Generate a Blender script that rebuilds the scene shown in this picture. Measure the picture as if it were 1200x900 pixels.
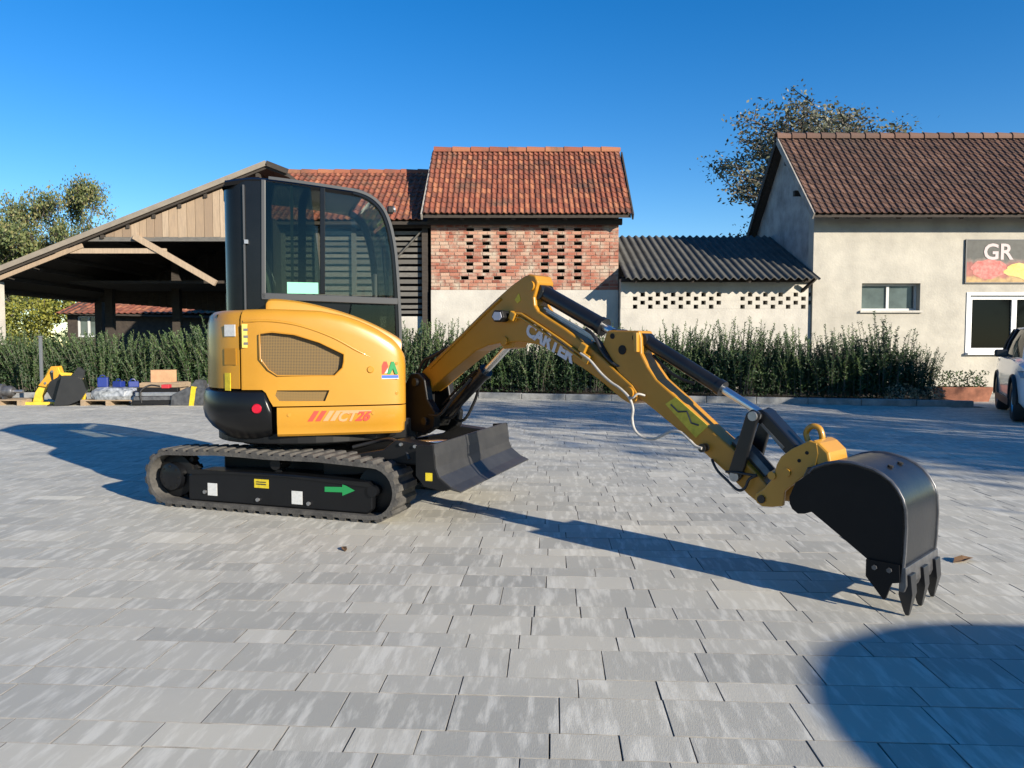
import bpy, bmesh, math, random
from mathutils import Vector, Matrix
random.seed(7)
R = math.radians
for o in list(bpy.data.objects):
    bpy.data.objects.remove(o)
scene = bpy.context.scene
col = scene.collection

# ---------------------------------------------------------------- camera
cam_d = bpy.data.cameras.new('camera'); cam_d.sensor_width = 36.0; cam_d.lens = 26.4
cam_d.clip_end = 2000
cam = bpy.data.objects.new('camera', cam_d); col.objects.link(cam)
cam.location = (0, 0, 1.25)
cam.rotation_euler = (math.pi/2 - math.atan(45/880.), 0, 0)
scene.camera = cam

# ---------------------------------------------------------------- light
SUN_AZ, SUN_EL = R(-43.5), R(19.0)          # azimuth from +X, counter-clockwise
world = bpy.data.worlds.new('World'); scene.world = world; world.use_nodes = True
wn = world.node_tree; wn.nodes.clear()
sky = wn.nodes.new('ShaderNodeTexSky'); sky.sky_type = 'NISHITA'; sky.sun_disc = False
sky.sun_elevation = SUN_EL; sky.sun_rotation = math.pi/2 - SUN_AZ
sky.altitude = 200; sky.air_density = 1.0; sky.dust_density = 0.0; sky.ozone_density = 3.0
bg = wn.nodes.new('ShaderNodeBackground'); bg.inputs['Strength'].default_value = 0.094
wo = wn.nodes.new('ShaderNodeOutputWorld')
hs = wn.nodes.new('ShaderNodeHueSaturation'); hs.inputs['Saturation'].default_value = 1.38; hs.inputs['Hue'].default_value = 0.508
wn.links.new(sky.outputs[0], hs.inputs['Color']); wn.links.new(hs.outputs[0], bg.inputs[0]); wn.links.new(bg.outputs[0], wo.inputs[0])
sun_d = bpy.data.lights.new('sun', 'SUN'); sun_d.energy = 5.0; sun_d.angle = R(0.5); sun_d.color = (1.0, 0.905, 0.755)
sun = bpy.data.objects.new('sun', sun_d); col.objects.link(sun)
to_sun = Vector((math.cos(SUN_EL)*math.cos(SUN_AZ), math.cos(SUN_EL)*math.sin(SUN_AZ), math.sin(SUN_EL)))
sun.rotation_euler = to_sun.to_track_quat('Z', 'Y').to_euler(); sun.location = (12, -12, 9)
vs = scene.view_settings
vs.view_transform = 'Standard'; vs.look = 'None'; vs.gamma = 1.0; vs.use_curve_mapping = False
vs.exposure = 0.92

# ---------------------------------------------------------------- helpers
def interp(x, pts):
    if x <= pts[0][0]: return pts[0][1]
    for (a, b), (c, d) in zip(pts, pts[1:]):
        if x <= c: return b + (d-b)*(x-a)/(c-a)
    return pts[-1][1]

def spline(pts, n=6, closed=False):
    P = [Vector(p) for p in pts]; out = []; m = len(P)
    rng = range(m) if closed else range(m-1)
    for i in rng:
        if closed: a, b, c, d = P[i-1], P[i], P[(i+1) % m], P[(i+2) % m]
        else: a, b, c, d = P[max(i-1, 0)], P[i], P[i+1], P[min(i+2, m-1)]
        for k in range(n):
            t = k/n
            out.append(0.5*((2*b) + (c-a)*t + (2*a-5*b+4*c-d)*t*t + (-a+3*b-3*c+d)*t**3))
    if not closed: out.append(P[-1])
    return out

class MB:
    def __init__(s): s.v = []; s.f = []; s.t = []          # verts, faces, tone per face
    def add(s, vs_, fs, tone=0.5):
        o = len(s.v); s.v += [tuple(v) for v in vs_]
        for f in fs: s.f.append([o+i for i in f]); s.t.append(tone)
    def box(s, c, d, rz=0, tone=0.5, m=None):
        x, y, z = (k/2 for k in d)
        p = [Vector((a*x, b*y, e*z)) for e in (-1, 1) for b in (-1, 1) for a in (-1, 1)]
        M = m if m is not None else Matrix.Rotation(rz, 3, 'Z')
        s.add([M @ q + Vector(c) for q in p], [(0,2,3,1),(4,5,7,6),(0,1,5,4),(2,6,7,3),(0,4,6,2),(1,3,7,5)], tone)
    def beam(s, a, b, w, h, up=(0, 0, 1), tone=0.5):
        a, b = Vector(a), Vector(b); d = (b-a); L = d.length; d.normalize()
        u = Vector(up); sd = d.cross(u)
        if sd.length < 1e-4: sd = d.cross(Vector((1, 0, 0)))
        sd.normalize(); u = sd.cross(d)
        s.box((a+b)/2, (L, w, h), tone=tone, m=Matrix((d, -sd, u)).transposed())
    def prism(s, prof, y0, y1, tone=0.5):                   # profile in x,z extruded along y
        n = len(prof)
        s.add([(p[0], y0, p[1]) for p in prof]+[(p[0], y1, p[1]) for p in prof],
              [list(range(n)), list(range(2*n-1, n-1, -1))]+[(i, n+i, n+(i+1) % n, (i+1) % n) for i in range(n)], tone)
    def slab(s, prof, z0, z1, tone=0.5):                    # profile in x,y extruded along z
        n = len(prof)
        s.add([(p[0], p[1], z0) for p in prof]+[(p[0], p[1], z1) for p in prof],
              [list(range(n-1, -1, -1)), list(range(n, 2*n))]+[(i, (i+1) % n, n+(i+1) % n, n+i) for i in range(n)], tone)
    def tube(s, pts, r, n=8, closed=False, tone=0.5):
        P = [Vector(p) for p in pts]; m = len(P); rr = r if isinstance(r, (list, tuple)) else [r]*m
        vs_, fs = [], []; ref = None
        for i in range(m):
            if closed: d = P[(i+1) % m]-P[i-1]
            else: d = P[min(i+1, m-1)]-P[max(i-1, 0)]
            d.normalize()
            if ref is None: ref = d.orthogonal().normalized()
            ref = (ref - d*ref.dot(d))
            if ref.length < 1e-6: ref = d.orthogonal()
            ref.normalize(); b = d.cross(ref)
            for k in range(n):
                a = 2*math.pi*k/n
                vs_.append(P[i]+(ref*math.cos(a)+b*math.sin(a))*rr[i])
        for i in range(m if closed else m-1):
            j = (i+1) % m
            for k in range(n): fs.append((i*n+k, i*n+(k+1) % n, j*n+(k+1) % n, j*n+k))
        if not closed: fs += [list(range(n-1, -1, -1)), list(range((m-1)*n, m*n))]
        s.add(vs_, fs, tone)
    def cyl(s, a, b, r, n=16, r2=None): s.tube([a, b], [r, r if r2 is None else r2], n)
    def lathe(s, prof, c, axis='y', n=28):                   # prof: (radius, along)
        vs_, fs = [], []; m = len(prof)
        for k in range(n):
            a = 2*math.pi*k/n
            for r, h in prof:
                x, z = r*math.cos(a), r*math.sin(a)
                p = {'y': (x, h, z), 'x': (h, x, z), 'z': (x, z, h)}[axis]
                vs_.append(Vector(p)+Vector(c))
        for k in range(n):
            j = (k+1) % n
            for i in range(m-1): fs.append((k*m+i, k*m+i+1, j*m+i+1, j*m+i))
        s.add(vs_, fs)
    def grid(s, rows, closed_u=False, closed_v=False, caps=False, tone=0.5):
        nr, nc = len(rows), len(rows[0]); fs = []
        for i in range(nr if closed_u else nr-1):
            for j in range(nc if closed_v else nc-1):
                a, b = i*nc+j, i*nc+(j+1) % nc; k = ((i+1) % nr)*nc
                fs.append((a, b, k+(j+1) % nc, k+j))
        if caps: fs += [list(range(nc-1, -1, -1)), list(range((nr-1)*nc, nr*nc))]
        s.add([p for r in rows for p in r], fs, tone)
    def mesh(s, name, fix=True, smooth=None, tone=False):
        me = bpy.data.meshes.new(name); me.from_pydata([tuple(v) for v in s.v], [], s.f)
        if fix:
            bm = bmesh.new(); bm.from_mesh(me)
            bmesh.ops.recalc_face_normals(bm, faces=bm.faces); bm.to_mesh(me); bm.free()
        if tone:
            at = me.attributes.new('tone', 'FLOAT', 'FACE')
            at.data.foreach_set('value', s.t)
        if smooth is not None:
            me.polygons.foreach_set('use_smooth', [True]*len(me.polygons)); me.set_sharp_from_angle(angle=R(smooth))
        me.update(); return me
    def build(s, name, m, parent=None, smooth=None, bevel=0, tone=False, fix=True, loc=None, rz=0, seg=2, kind=None):
        me = s.mesh(name, fix, smooth, tone); me.materials.append(m)
        return link(name, me, parent, bevel, loc, rz, seg, kind)

def link(name, me, parent=None, bevel=0, loc=None, rz=0, seg=2, kind=None):
    o = bpy.data.objects.new(name, me); col.objects.link(o)
    if parent is not None: o.parent = parent
    if loc is not None: o.location = loc
    if rz: o.rotation_euler = (0, 0, rz)
    if bevel:
        b = o.modifiers.new('bevel', 'BEVEL'); b.width = bevel; b.segments = seg; b.limit_method = 'ANGLE'; b.angle_limit = R(40)
        b.harden_normals = False
    if kind: o['kind'] = kind
    return o

def empty(name, loc=(0, 0, 0), rz=0):
    o = bpy.data.objects.new(name, None); col.objects.link(o); o.location = loc; o.rotation_euler = (0, 0, rz)
    o.empty_display_size = 0.2
    return o
def tag(o, label, cat, group=None):
    o['label'] = label; o['category'] = cat
    if group: o['group'] = group
    return o
def copy_tree(o, parent=None):
    c = o.copy(); col.objects.link(c); c.parent = parent
    for ch in o.children: copy_tree(ch, c)
    return c
def carve(o, cutter_mb):
    """cut a recess into an object's mesh and drop the cutter"""
    c = cutter_mb.build('cutter', o.data.materials[0]); c.parent = o.parent
    c.location = o.location; c.rotation_euler = o.rotation_euler
    bpy.context.view_layer.update()
    b = o.modifiers.new('cut', 'BOOLEAN'); b.operation = 'DIFFERENCE'; b.object = c; b.solver = 'EXACT'
    dg = bpy.context.evaluated_depsgraph_get(); dg.update()
    me = bpy.data.meshes.new_from_object(o.evaluated_get(dg))
    o.modifiers.clear(); o.data = me
    bpy.data.objects.remove(c)
def text_mesh(txt, size, shear=0.0, depth=0.002, bold=0.0):
    cu = bpy.data.curves.new('lettering', 'FONT'); cu.body = txt; cu.size = size; cu.shear = shear; cu.extrude = depth
    cu.offset = bold; cu.align_x = 'CENTER'; cu.align_y = 'CENTER'; cu.resolution_u = 3
    o = bpy.data.objects.new('lettering', cu); col.objects.link(o)
    dg = bpy.context.evaluated_depsgraph_get(); dg.update()
    me = bpy.data.meshes.new_from_object(o.evaluated_get(dg))
    bpy.data.objects.remove(o); bpy.data.curves.remove(cu)
    return me
def place_text(txt, size, m, parent, origin, xdir, ydir, name='lettering', **kw):
    me = text_mesh(txt, size, **kw)
    x = Vector(xdir).normalized(); y = Vector(ydir); y = (y-x*y.dot(x)).normalized(); z = x.cross(y)
    M = Matrix((x, y, z)).transposed().to_4x4(); M.translation = Vector(origin)
    me.transform(M); me.materials.clear(); me.materials.append(m)
    return link(name, me, parent)

# ---------------------------------------------------------------- materials
MATS = {}
def nd(nt, kind, **kw):
    n = nt.nodes.new(kind)
    for k, v in kw.items():
        if k in n.inputs: n.inputs[k].default_value = v
        else: setattr(n, k, v)
    return n
def mat(name, color, rough=0.5, metal=0.0, var=0.0, vscale=6.0, color2=None, bump=0.0, bscale=40.0, coat=0.0,
        stretch=(1, 1, 1), patch=False, vr=(0.35, 0.68), tone=None, tone_ramp=None, spec=None, emis=None, detail=6):
    m = bpy.data.materials.new(name); m.use_nodes = True; nt = m.node_tree; L = nt.links
    b = nt.nodes['Principled BSDF']
    b.inputs['Base Color'].default_value = (*color, 1); b.inputs['Roughness'].default_value = rough
    b.inputs['Metallic'].default_value = metal; b.inputs['Coat Weight'].default_value = coat
    b.inputs['Coat Roughness'].default_value = 0.08
    if spec is not None: b.inputs['Specular IOR Level'].default_value = spec
    tc = nd(nt, 'ShaderNodeTexCoord'); mp = nd(nt, 'ShaderNodeMapping'); mp.inputs['Scale'].default_value = stretch
    L.new(tc.outputs['Object'], mp.inputs[0]); vec = mp.outputs[0]
    cur = None
    if tone_ramp:
        at = nd(nt, 'ShaderNodeAttribute', attribute_name='tone')
        rp = nd(nt, 'ShaderNodeValToRGB'); cr = rp.color_ramp
        while len(cr.elements) < len(tone_ramp): cr.elements.new(0.5)
        for e, (p, c) in zip(cr.elements, tone_ramp): e.position = p; e.color = (*c, 1)
        L.new(at.outputs['Fac'], rp.inputs[0]); cur = rp.outputs[0]
        vec0 = vec
        ad = nd(nt, 'ShaderNodeVectorMath', operation='MULTIPLY_ADD')
        cb = nd(nt, 'ShaderNodeCombineXYZ')
        for i in range(3): L.new(at.outputs['Fac'], cb.inputs[i])
        L.new(cb.outputs[0], ad.inputs[0]); ad.inputs[1].default_value = (37.1, 53.7, 11.3); L.new(vec, ad.inputs[2])
        vec = ad.outputs[0]
    if var > 0:
        n = nd(nt, 'ShaderNodeTexNoise', Scale=vscale, Detail=detail, Roughness=0.62); L.new(vec0 if patch else vec, n.inputs['Vector'])
        rp2 = nd(nt, 'ShaderNodeMapRange'); rp2.inputs[1].default_value = vr[0]; rp2.inputs[2].default_value = vr[1]
        L.new(n.outputs['Fac'], rp2.inputs[0])
        mx = nd(nt, 'ShaderNodeMix', data_type='RGBA')
        c2 = color2 if color2 else tuple(c*(1-var) for c in color)
        if cur is None: mx.inputs[6].default_value = (*color, 1)
        else: L.new(cur, mx.inputs[6])
        mx.inputs[7].default_value = (*c2, 1)
        if color2 and var < 1:
            mm = nd(nt, 'ShaderNodeMath', operation='MULTIPLY'); mm.inputs[1].default_value = var
            L.new(rp2.outputs[0], mm.inputs[0]); L.new(mm.outputs[0], mx.inputs[0])
        else: L.new(rp2.outputs[0], mx.inputs[0])
        cur = mx.outputs[2]
    if cur is not None: L.new(cur, b.inputs['Base Color'])
    if bump > 0:
        n2 = nd(nt, 'ShaderNodeTexNoise', Scale=bscale, Detail=5.0); L.new(vec, n2.inputs['Vector'])
        bp = nd(nt, 'ShaderNodeBump', Strength=bump, Distance=0.02); L.new(n2.outputs['Fac'], bp.inputs['Height'])
        L.new(bp.outputs[0], b.inputs['Normal'])
    if emis: b.inputs['Emission Color'].default_value = (*emis[0], 1); b.inputs['Emission Strength'].default_value = emis[1]
    MATS[name] = m; return m
def glass(name, tint, clear=0.75, rough=0.02):
    m = bpy.data.materials.new(name); m.use_nodes = True; nt = m.node_tree; nt.nodes.clear(); L = nt.links
    o = nd(nt, 'ShaderNodeOutputMaterial'); t = nd(nt, 'ShaderNodeBsdfTransparent'); t.inputs[0].default_value = (*tint, 1)
    g = nd(nt, 'ShaderNodeBsdfGlossy'); g.inputs['Roughness'].default_value = rough; g.inputs[0].default_value = (0.9, 0.95, 0.95, 1)
    fr = nd(nt, 'ShaderNodeFresnel', IOR=1.5); mr = nd(nt, 'ShaderNodeMath', operation='MULTIPLY_ADD')
    mr.inputs[1].default_value = 0.6; mr.inputs[2].default_value = 1-clear-0.0
    mx = nd(nt, 'ShaderNodeMixShader'); L.new(fr.outputs[0], mr.inputs[0]); L.new(mr.outputs[0], mx.inputs[0])
    L.new(t.outputs[0], mx.inputs[1]); L.new(g.outputs[0], mx.inputs[2]); L.new(mx.outputs[0], o.inputs[0])
    return m

Y_PAINT = mat('yellow_paint', (0.43, 0.207, 0.018), 0.36, coat=0.22, var=0.10, vscale=1.6, bump=0.006, bscale=220)
Y_DARK = mat('yellow_boom_paint', (0.405, 0.183, 0.011), 0.45, coat=0.08, var=0.16, vscale=3.0, bump=0.01, bscale=90)
BLACK_GLOSS = mat('black_gloss_paint', (0.006, 0.0065, 0.008), 0.30, coat=0.05, spec=0.3, var=0.3, vscale=3)
BLACK = mat('black_paint', (0.006, 0.0062, 0.007), 0.45, spec=0.25, var=0.5, vscale=5, color2=(0.014, 0.0135, 0.013))
STEEL_BLACK = mat('black_steel', (0.006, 0.0065, 0.008), 0.33, spec=0.45, var=0.6, vscale=5, color2=(0.013, 0.013, 0.014), bump=0.02, bscale=60)
RUBBER = mat('track_rubber', (0.035, 0.033, 0.031), 0.85, var=0.8, vscale=9, color2=(0.105, 0.098, 0.088), bump=0.25, bscale=60)
RUBBER2 = mat('hose_rubber', (0.013, 0.013, 0.014), 0.55)
CHROME = mat('chrome_rod', (0.72, 0.72, 0.72), 0.30, 1.0)
BUCKET_SIDE = mat('bucket_side_shaded', (0.004, 0.0045, 0.006), 0.45, spec=0.18, var=0.5, vscale=5, color2=(0.009, 0.009, 0.010))  # shaded copy of the bucket steel, darker and duller for the side plates
BUCKET = mat('bucket_steel', (0.006, 0.0065, 0.008), 0.30, spec=0.6, var=0.6, vscale=6, color2=(0.016, 0.016, 0.017), bump=0.03, bscale=40)
BLADE = mat('blade_steel', (0.026, 0.026, 0.027), 0.42, spec=0.4, var=0.7, vscale=7, color2=(0.045, 0.044, 0.043), bump=0.03, bscale=40)
STEEL = mat('bare_steel', (0.42, 0.42, 0.43), 0.35, 0.8, var=0.3, vscale=12)
WORN = mat('worn_steel', (0.16, 0.16, 0.165), 0.38, 0.6, var=0.8, vscale=10, color2=(0.05, 0.05, 0.055))
GREY_HOSE = mat('grey_hose', (0.40, 0.38, 0.35), 0.55, var=0.3, vscale=60)
CAB_BLACK = mat('cab_black', (0.006, 0.0065, 0.008), 0.22, spec=0.28, var=0.35, vscale=4)
CAB_GREY = mat('cab_grey_trim', (0.05, 0.052, 0.055), 0.4, 0.2)
CAB_GLASS = glass('cab_tinted_glass', (0.46, 0.53, 0.47), 1.0)
CAB_GLASS2 = glass('cab_light_glass', (0.80, 0.82, 0.78), 1.0)
WIN_GLASS = mat('window_glass', (0.005, 0.006, 0.006), 0.05, spec=0.12)
WIN_GLASS2 = mat('window_glass_pale', (0.10, 0.13, 0.125), 0.10, spec=0.7, var=0.6, vscale=2, color2=(0.03, 0.035, 0.035))
RED_LENS = mat('red_lens', (0.40, 0.006, 0.025), 0.25, coat=0.4)
ST_YELLOW = mat('sticker_yellow', (0.60, 0.46, 0.02), 0.45, var=0.25, vscale=40)
ST_WHITE = mat('sticker_white', (0.55, 0.55, 0.54), 0.5, var=0.15, vscale=50)
ST_GREEN = mat('sticker_green', (0.012, 0.22, 0.06), 0.5)
ST_RED = mat('sticker_red', (0.66, 0.045, 0.025), 0.45)
ST_PINK = mat('sticker_pale_red', (0.72, 0.24, 0.11), 0.45)
ST_BLUE = mat('sticker_blue', (0.04, 0.12, 0.55), 0.45)
ST_DARK = mat('sticker_dark', (0.02, 0.02, 0.025), 0.45)
MINT = mat('mint_paper', (0.20, 0.52, 0.38), 0.7)
SILVER = mat('lettering_silver', (0.52, 0.52, 0.58), 0.4, 0.1)
def grille_mat():
    m = mat('grille_mesh', (0.30, 0.185, 0.045), 0.5); nt = m.node_tree; L = nt.links
    b = nt.nodes['Principled BSDF']; tc = [n for n in nt.nodes if n.type == 'TEX_COORD'][0]
    v = nd(nt, 'ShaderNodeTexVoronoi', Scale=90.0); v.inputs['Randomness'].default_value = 0.0
    L.new(tc.outputs['Object'], v.inputs['Vector'])
    r = nd(nt, 'ShaderNodeMapRange'); r.inputs[1].default_value = 0.28; r.inputs[2].default_value = 0.40
    L.new(v.outputs['Distance'], r.inputs[0])
    mx = nd(nt, 'ShaderNodeMix', data_type='RGBA'); mx.inputs[6].default_value = (0.02, 0.015, 0.010, 1); mx.inputs[7].default_value = (0.15, 0.088, 0.018, 1)
    L.new(r.outputs[0], mx.inputs[0]); L.new(mx.outputs[2], b.inputs['Base Color'])
    return m
GRILLE = grille_mat()

STONE = mat('paving_stone', (0.3, 0.3, 0.3), 0.78, var=0.56, vscale=4.0, color2=(0.70, 0.675, 0.59), bump=0.12, bscale=70, vr=(0.50, 0.64), detail=9,
            stretch=(5.0, 0.8, 1), tone_ramp=[(0.0, (0.345, 0.335, 0.292)), (0.45, (0.425, 0.408, 0.350)), (0.8, (0.485, 0.460, 0.388)), (1.0, (0.58, 0.55, 0.46))])
def wear_layer(m):
    # broad, faint dirt tone drifting over the whole yard, plus warm lime bloom
    nt = m.node_tree; L = nt.links; b = nt.nodes['Principled BSDF']; src = b.inputs['Base Color'].links[0].from_socket
    tc = [n for n in nt.nodes if n.type == 'TEX_COORD'][0]
    n = nd(nt, 'ShaderNodeTexNoise', Scale=0.55, Detail=5.0, Roughness=0.6); L.new(tc.outputs['Object'], n.inputs['Vector'])
    r = nd(nt, 'ShaderNodeValToRGB'); e = r.color_ramp.elements; e[0].position = .36; e[0].color = (.90, .905, .915, 1); e[1].position = .64; e[1].color = (1.06, 1.045, 1.01, 1)
    L.new(n.outputs['Fac'], r.inputs[0])
    mx = nd(nt, 'ShaderNodeMix', data_type='RGBA', blend_type='MULTIPLY'); mx.inputs[0].default_value = 1.0
    L.new(src, mx.inputs[6]); L.new(r.outputs[0], mx.inputs[7]); L.new(mx.outputs[2], b.inputs['Base Color'])
wear_layer(STONE)
JOINT = mat('joint_sand', (0.05, 0.046, 0.040), 0.95, var=0.5, vscale=30)
JOINT2 = mat('stone_edge_dirt_shade', (0.27, 0.258, 0.235), 0.95, var=0.5, vscale=9)  # joint dirt, darkened so sunlit stone edges don't show as bright lines
EARTH = mat('ground_earth', (0.16, 0.15, 0.12), 0.95, var=0.8, vscale=0.6, color2=(0.07, 0.09, 0.035), bump=0.4, bscale=4)
SOIL = mat('bed_soil', (0.075, 0.055, 0.038), 0.95, var=0.6, vscale=5, color2=(0.14, 0.11, 0.08), bump=0.6, bscale=14)
KERB = mat('kerb_concrete', (0.30, 0.30, 0.29), 0.85, var=0.5, vscale=4, bump=0.2, bscale=60)
BRICK = mat('lime_washed_brick', (0.4, 0.15, 0.1), 0.9, var=1.0, vscale=2.6, patch=True, vr=(0.46, 0.66), color2=(0.42, 0.345, 0.265), bump=0.5, bscale=40,
            tone_ramp=[(0.0, (0.20, 0.060, 0.038)), (0.5, (0.33, 0.115, 0.072)), (1.0, (0.44, 0.27, 0.19))])
MORTAR = mat('pale_mortar', (0.36, 0.305, 0.245), 0.95, var=0.35, vscale=5, bump=0.4, bscale=40)
PLASTER = mat('old_lime_plaster', (0.50, 0.47, 0.415), 0.92, var=0.8, vscale=1.6, color2=(0.35, 0.33, 0.295), bump=0.35, bscale=22)
PLASTER2 = mat('rough_cast_plaster', (0.455, 0.425, 0.36), 0.92, var=0.95, vscale=1.3, color2=(0.32, 0.30, 0.258), bump=0.3, bscale=18)
PLASTER_G = mat('grey_gable_plaster', (0.40, 0.39, 0.37), 0.92, var=0.5, vscale=1.5, bump=0.3, bscale=20)
TILE_R = mat('clay_tile_red', (0.4, 0.1, 0.05), 0.85, var=0.8, vscale=1.5, patch=True, vr=(0.50, 0.72), color2=(0.075, 0.055, 0.038), bump=0.3, bscale=30,
             tone_ramp=[(0.0, (0.12, 0.044, 0.028)), (0.5, (0.225, 0.068, 0.038)), (1.0, (0.32, 0.125, 0.062))])
TILE_B = mat('clay_tile_brown', (0.25, 0.1, 0.06), 0.85, var=0.7, vscale=0.9, patch=True, vr=(0.45, 0.75), color2=(0.070, 0.047, 0.036), bump=0.3, bscale=30,
             tone_ramp=[(0.0, (0.062, 0.033, 0.024)), (0.5, (0.098, 0.050, 0.035)), (1.0, (0.150, 0.082, 0.057))])
CORR = mat('fibre_cement_sheet', (0.085, 0.082, 0.072), 0.9, var=0.7, vscale=3, color2=(0.03, 0.03, 0.028), bump=0.2, bscale=20)
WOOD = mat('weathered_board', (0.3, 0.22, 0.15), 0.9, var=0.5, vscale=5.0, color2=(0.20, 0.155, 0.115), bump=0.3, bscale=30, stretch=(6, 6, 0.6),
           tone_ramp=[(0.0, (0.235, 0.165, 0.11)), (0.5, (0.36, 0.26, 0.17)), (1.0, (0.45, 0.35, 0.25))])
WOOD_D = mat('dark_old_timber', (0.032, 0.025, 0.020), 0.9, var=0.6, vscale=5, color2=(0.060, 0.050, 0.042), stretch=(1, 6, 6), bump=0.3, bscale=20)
WOOD_S = mat('grey_slat_wood', (0.2, 0.19, 0.17), 0.9, var=0.5, vscale=8, bump=0.3, bscale=30, stretch=(1, 6, 6),
             tone_ramp=[(0.0, (0.095, 0.088, 0.08)), (1.0, (0.20, 0.185, 0.165))])
DARK_IN = mat('interior_shade', (0.012, 0.011, 0.010), 0.95)  # near-black colour standing in for the shade inside buildings and holes
WHITE_PVC = mat('white_window_frame', (0.76, 0.76, 0.75), 0.4)
GREY_POST = mat('grey_steel_post', (0.16, 0.17, 0.18), 0.55, 0.3)
TERRA = mat('terracotta', (0.33, 0.13, 0.075), 0.85, var=0.4, vscale=8)
CARD = mat('cardboard', (0.52, 0.30, 0.16), 0.85, var=0.2, vscale=6)
PALLET = mat('pallet_wood', (0.34, 0.25, 0.16), 0.9, var=0.4, vscale=6, stretch=(1, 5, 5))
FILM = mat('stretch_film', (0.36, 0.38, 0.40), 0.25, var=0.9, vscale=12, color2=(0.06, 0.07, 0.08), spec=0.6)
BLUE_PL = mat('blue_plastic', (0.014, 0.030, 0.17), 0.35)
CAR_W = mat('white_car_paint', (0.74, 0.75, 0.77), 0.25, coat=0.7)
CAR_BLK = mat('black_car_plastic', (0.018, 0.018, 0.019), 0.5)
RIM = mat('alloy_rim', (0.38, 0.38, 0.39), 0.3, 0.8)
LAMP_GL = mat('headlamp_glass', (0.30, 0.32, 0.34), 0.08, spec=0.8)
BARK = mat('tree_bark', (0.12, 0.10, 0.082), 0.95, var=0.5, vscale=6, bump=0.6, bscale=20)
def leaf_mat(name, ramp, trans=0.25):
    m = mat(name, (0.1, 0.1, 0.05), 0.6, tone_ramp=ramp, var=0.0); nt = m.node_tree; L = nt.links
    b = nt.nodes['Principled BSDF']; src = b.inputs['Base Color'].links[0].from_socket
    o = [n for n in nt.nodes if n.type == 'OUTPUT_MATERIAL'][0]
    tr = nd(nt, 'ShaderNodeBsdfTranslucent'); L.new(src, tr.inputs[0])
    mx = nd(nt, 'ShaderNodeMixShader'); mx.inputs[0].default_value = trans
    L.new(b.outputs[0], mx.inputs[1]); L.new(tr.outputs[0], mx.inputs[2]); L.new(mx.outputs[0], o.inputs[0])
    return m
LEAF_SHRUB = leaf_mat('rosemary_leaf', [(0, (0.014, 0.034, 0.010)), (0.6, (0.036, 0.075, 0.020)), (1, (0.095, 0.140, 0.042))], 0.15)
LEAF_A = leaf_mat('autumn_leaf_grey', [(0, (0.060, 0.075, 0.042)), (0.6, (0.135, 0.140, 0.088)), (1, (0.22, 0.185, 0.135))], 0.2)
LEAF_B = leaf_mat('autumn_leaf_green', [(0, (0.060, 0.095, 0.032)), (0.6, (0.150, 0.175, 0.058)), (1, (0.24, 0.21, 0.08))], 0.25)
LEAF_Y = leaf_mat('yellow_green_leaf', [(0, (0.10, 0.13, 0.02)), (1, (0.32, 0.30, 0.05))], 0.3)

# ================================================================ ground and paving
g = MB(); g.add([(-400,-400,-0.05),(400,-400,-0.05),(400,600,-0.05),(-400,600,-0.05)], [(0,1,2,3)])
o = g.build('ground', EARTH); o['kind'] = 'structure'
PAVE_A = R(-3.1)
b = MB(); b.add([(-22,-8,-0.014),(22,-8,-0.014),(22,20.5,-0.014),(-22,20.5,-0.014)], [(0,1,2,3)])
paving = b.build('paving', JOINT, rz=PAVE_A); paving['kind'] = 'structure'
def kerb_y(x): return 17.9 if x < -0.8 else 17.9-(x+0.8)*0.262
def add_stone(mb, x0, x1, y0, y1, zt, tone, tilt):
    gp, c = 0.0013, 0.0018
    X0, X1, Y0, Y1 = x0+gp, x1-gp, y0+gp*.5, y1-gp*.5
    j = [random.uniform(-0.0012, 0.0012) for _ in range(8)]
    lo = [(X0+j[0], Y0+j[1]), (X1+j[2], Y0+j[3]), (X1+j[4], Y1+j[5]), (X0+j[6], Y1+j[7])]
    cx, cy = (X0+X1)/2, (Y0+Y1)/2
    hi = [(x+(c if x < cx else -c), y+(c if y < cy else -c)) for x, y in lo]
    def zz(x, y): return zt + tilt[0]*(x-cx) + tilt[1]*(y-cy)
    v = [(x, y, -0.05) for x, y in lo]+[(x, y, zz(x, y)-0.0025) for x, y in lo]+[(x, y, zz(x, y)) for x, y in hi]
    f = [(8, 9, 10, 11)]
    for i in range(4):
        k = (i+1) % 4; f += [(i, k, 4+k, 4+i), (4+i, 4+k, 8+k, 8+i)]
    mb.add(v, f, tone)
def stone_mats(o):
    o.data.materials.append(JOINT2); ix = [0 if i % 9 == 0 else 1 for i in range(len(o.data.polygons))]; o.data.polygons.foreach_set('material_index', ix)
rest = MB(); cand = []
ca, sa = math.cos(PAVE_A), math.sin(PAVE_A)
y = -1.0; rowpat = [0.15, 0.27, 0.15, 0.22, 0.15, 0.27, 0.20, 0.15, 0.25]; ri = 0
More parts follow.
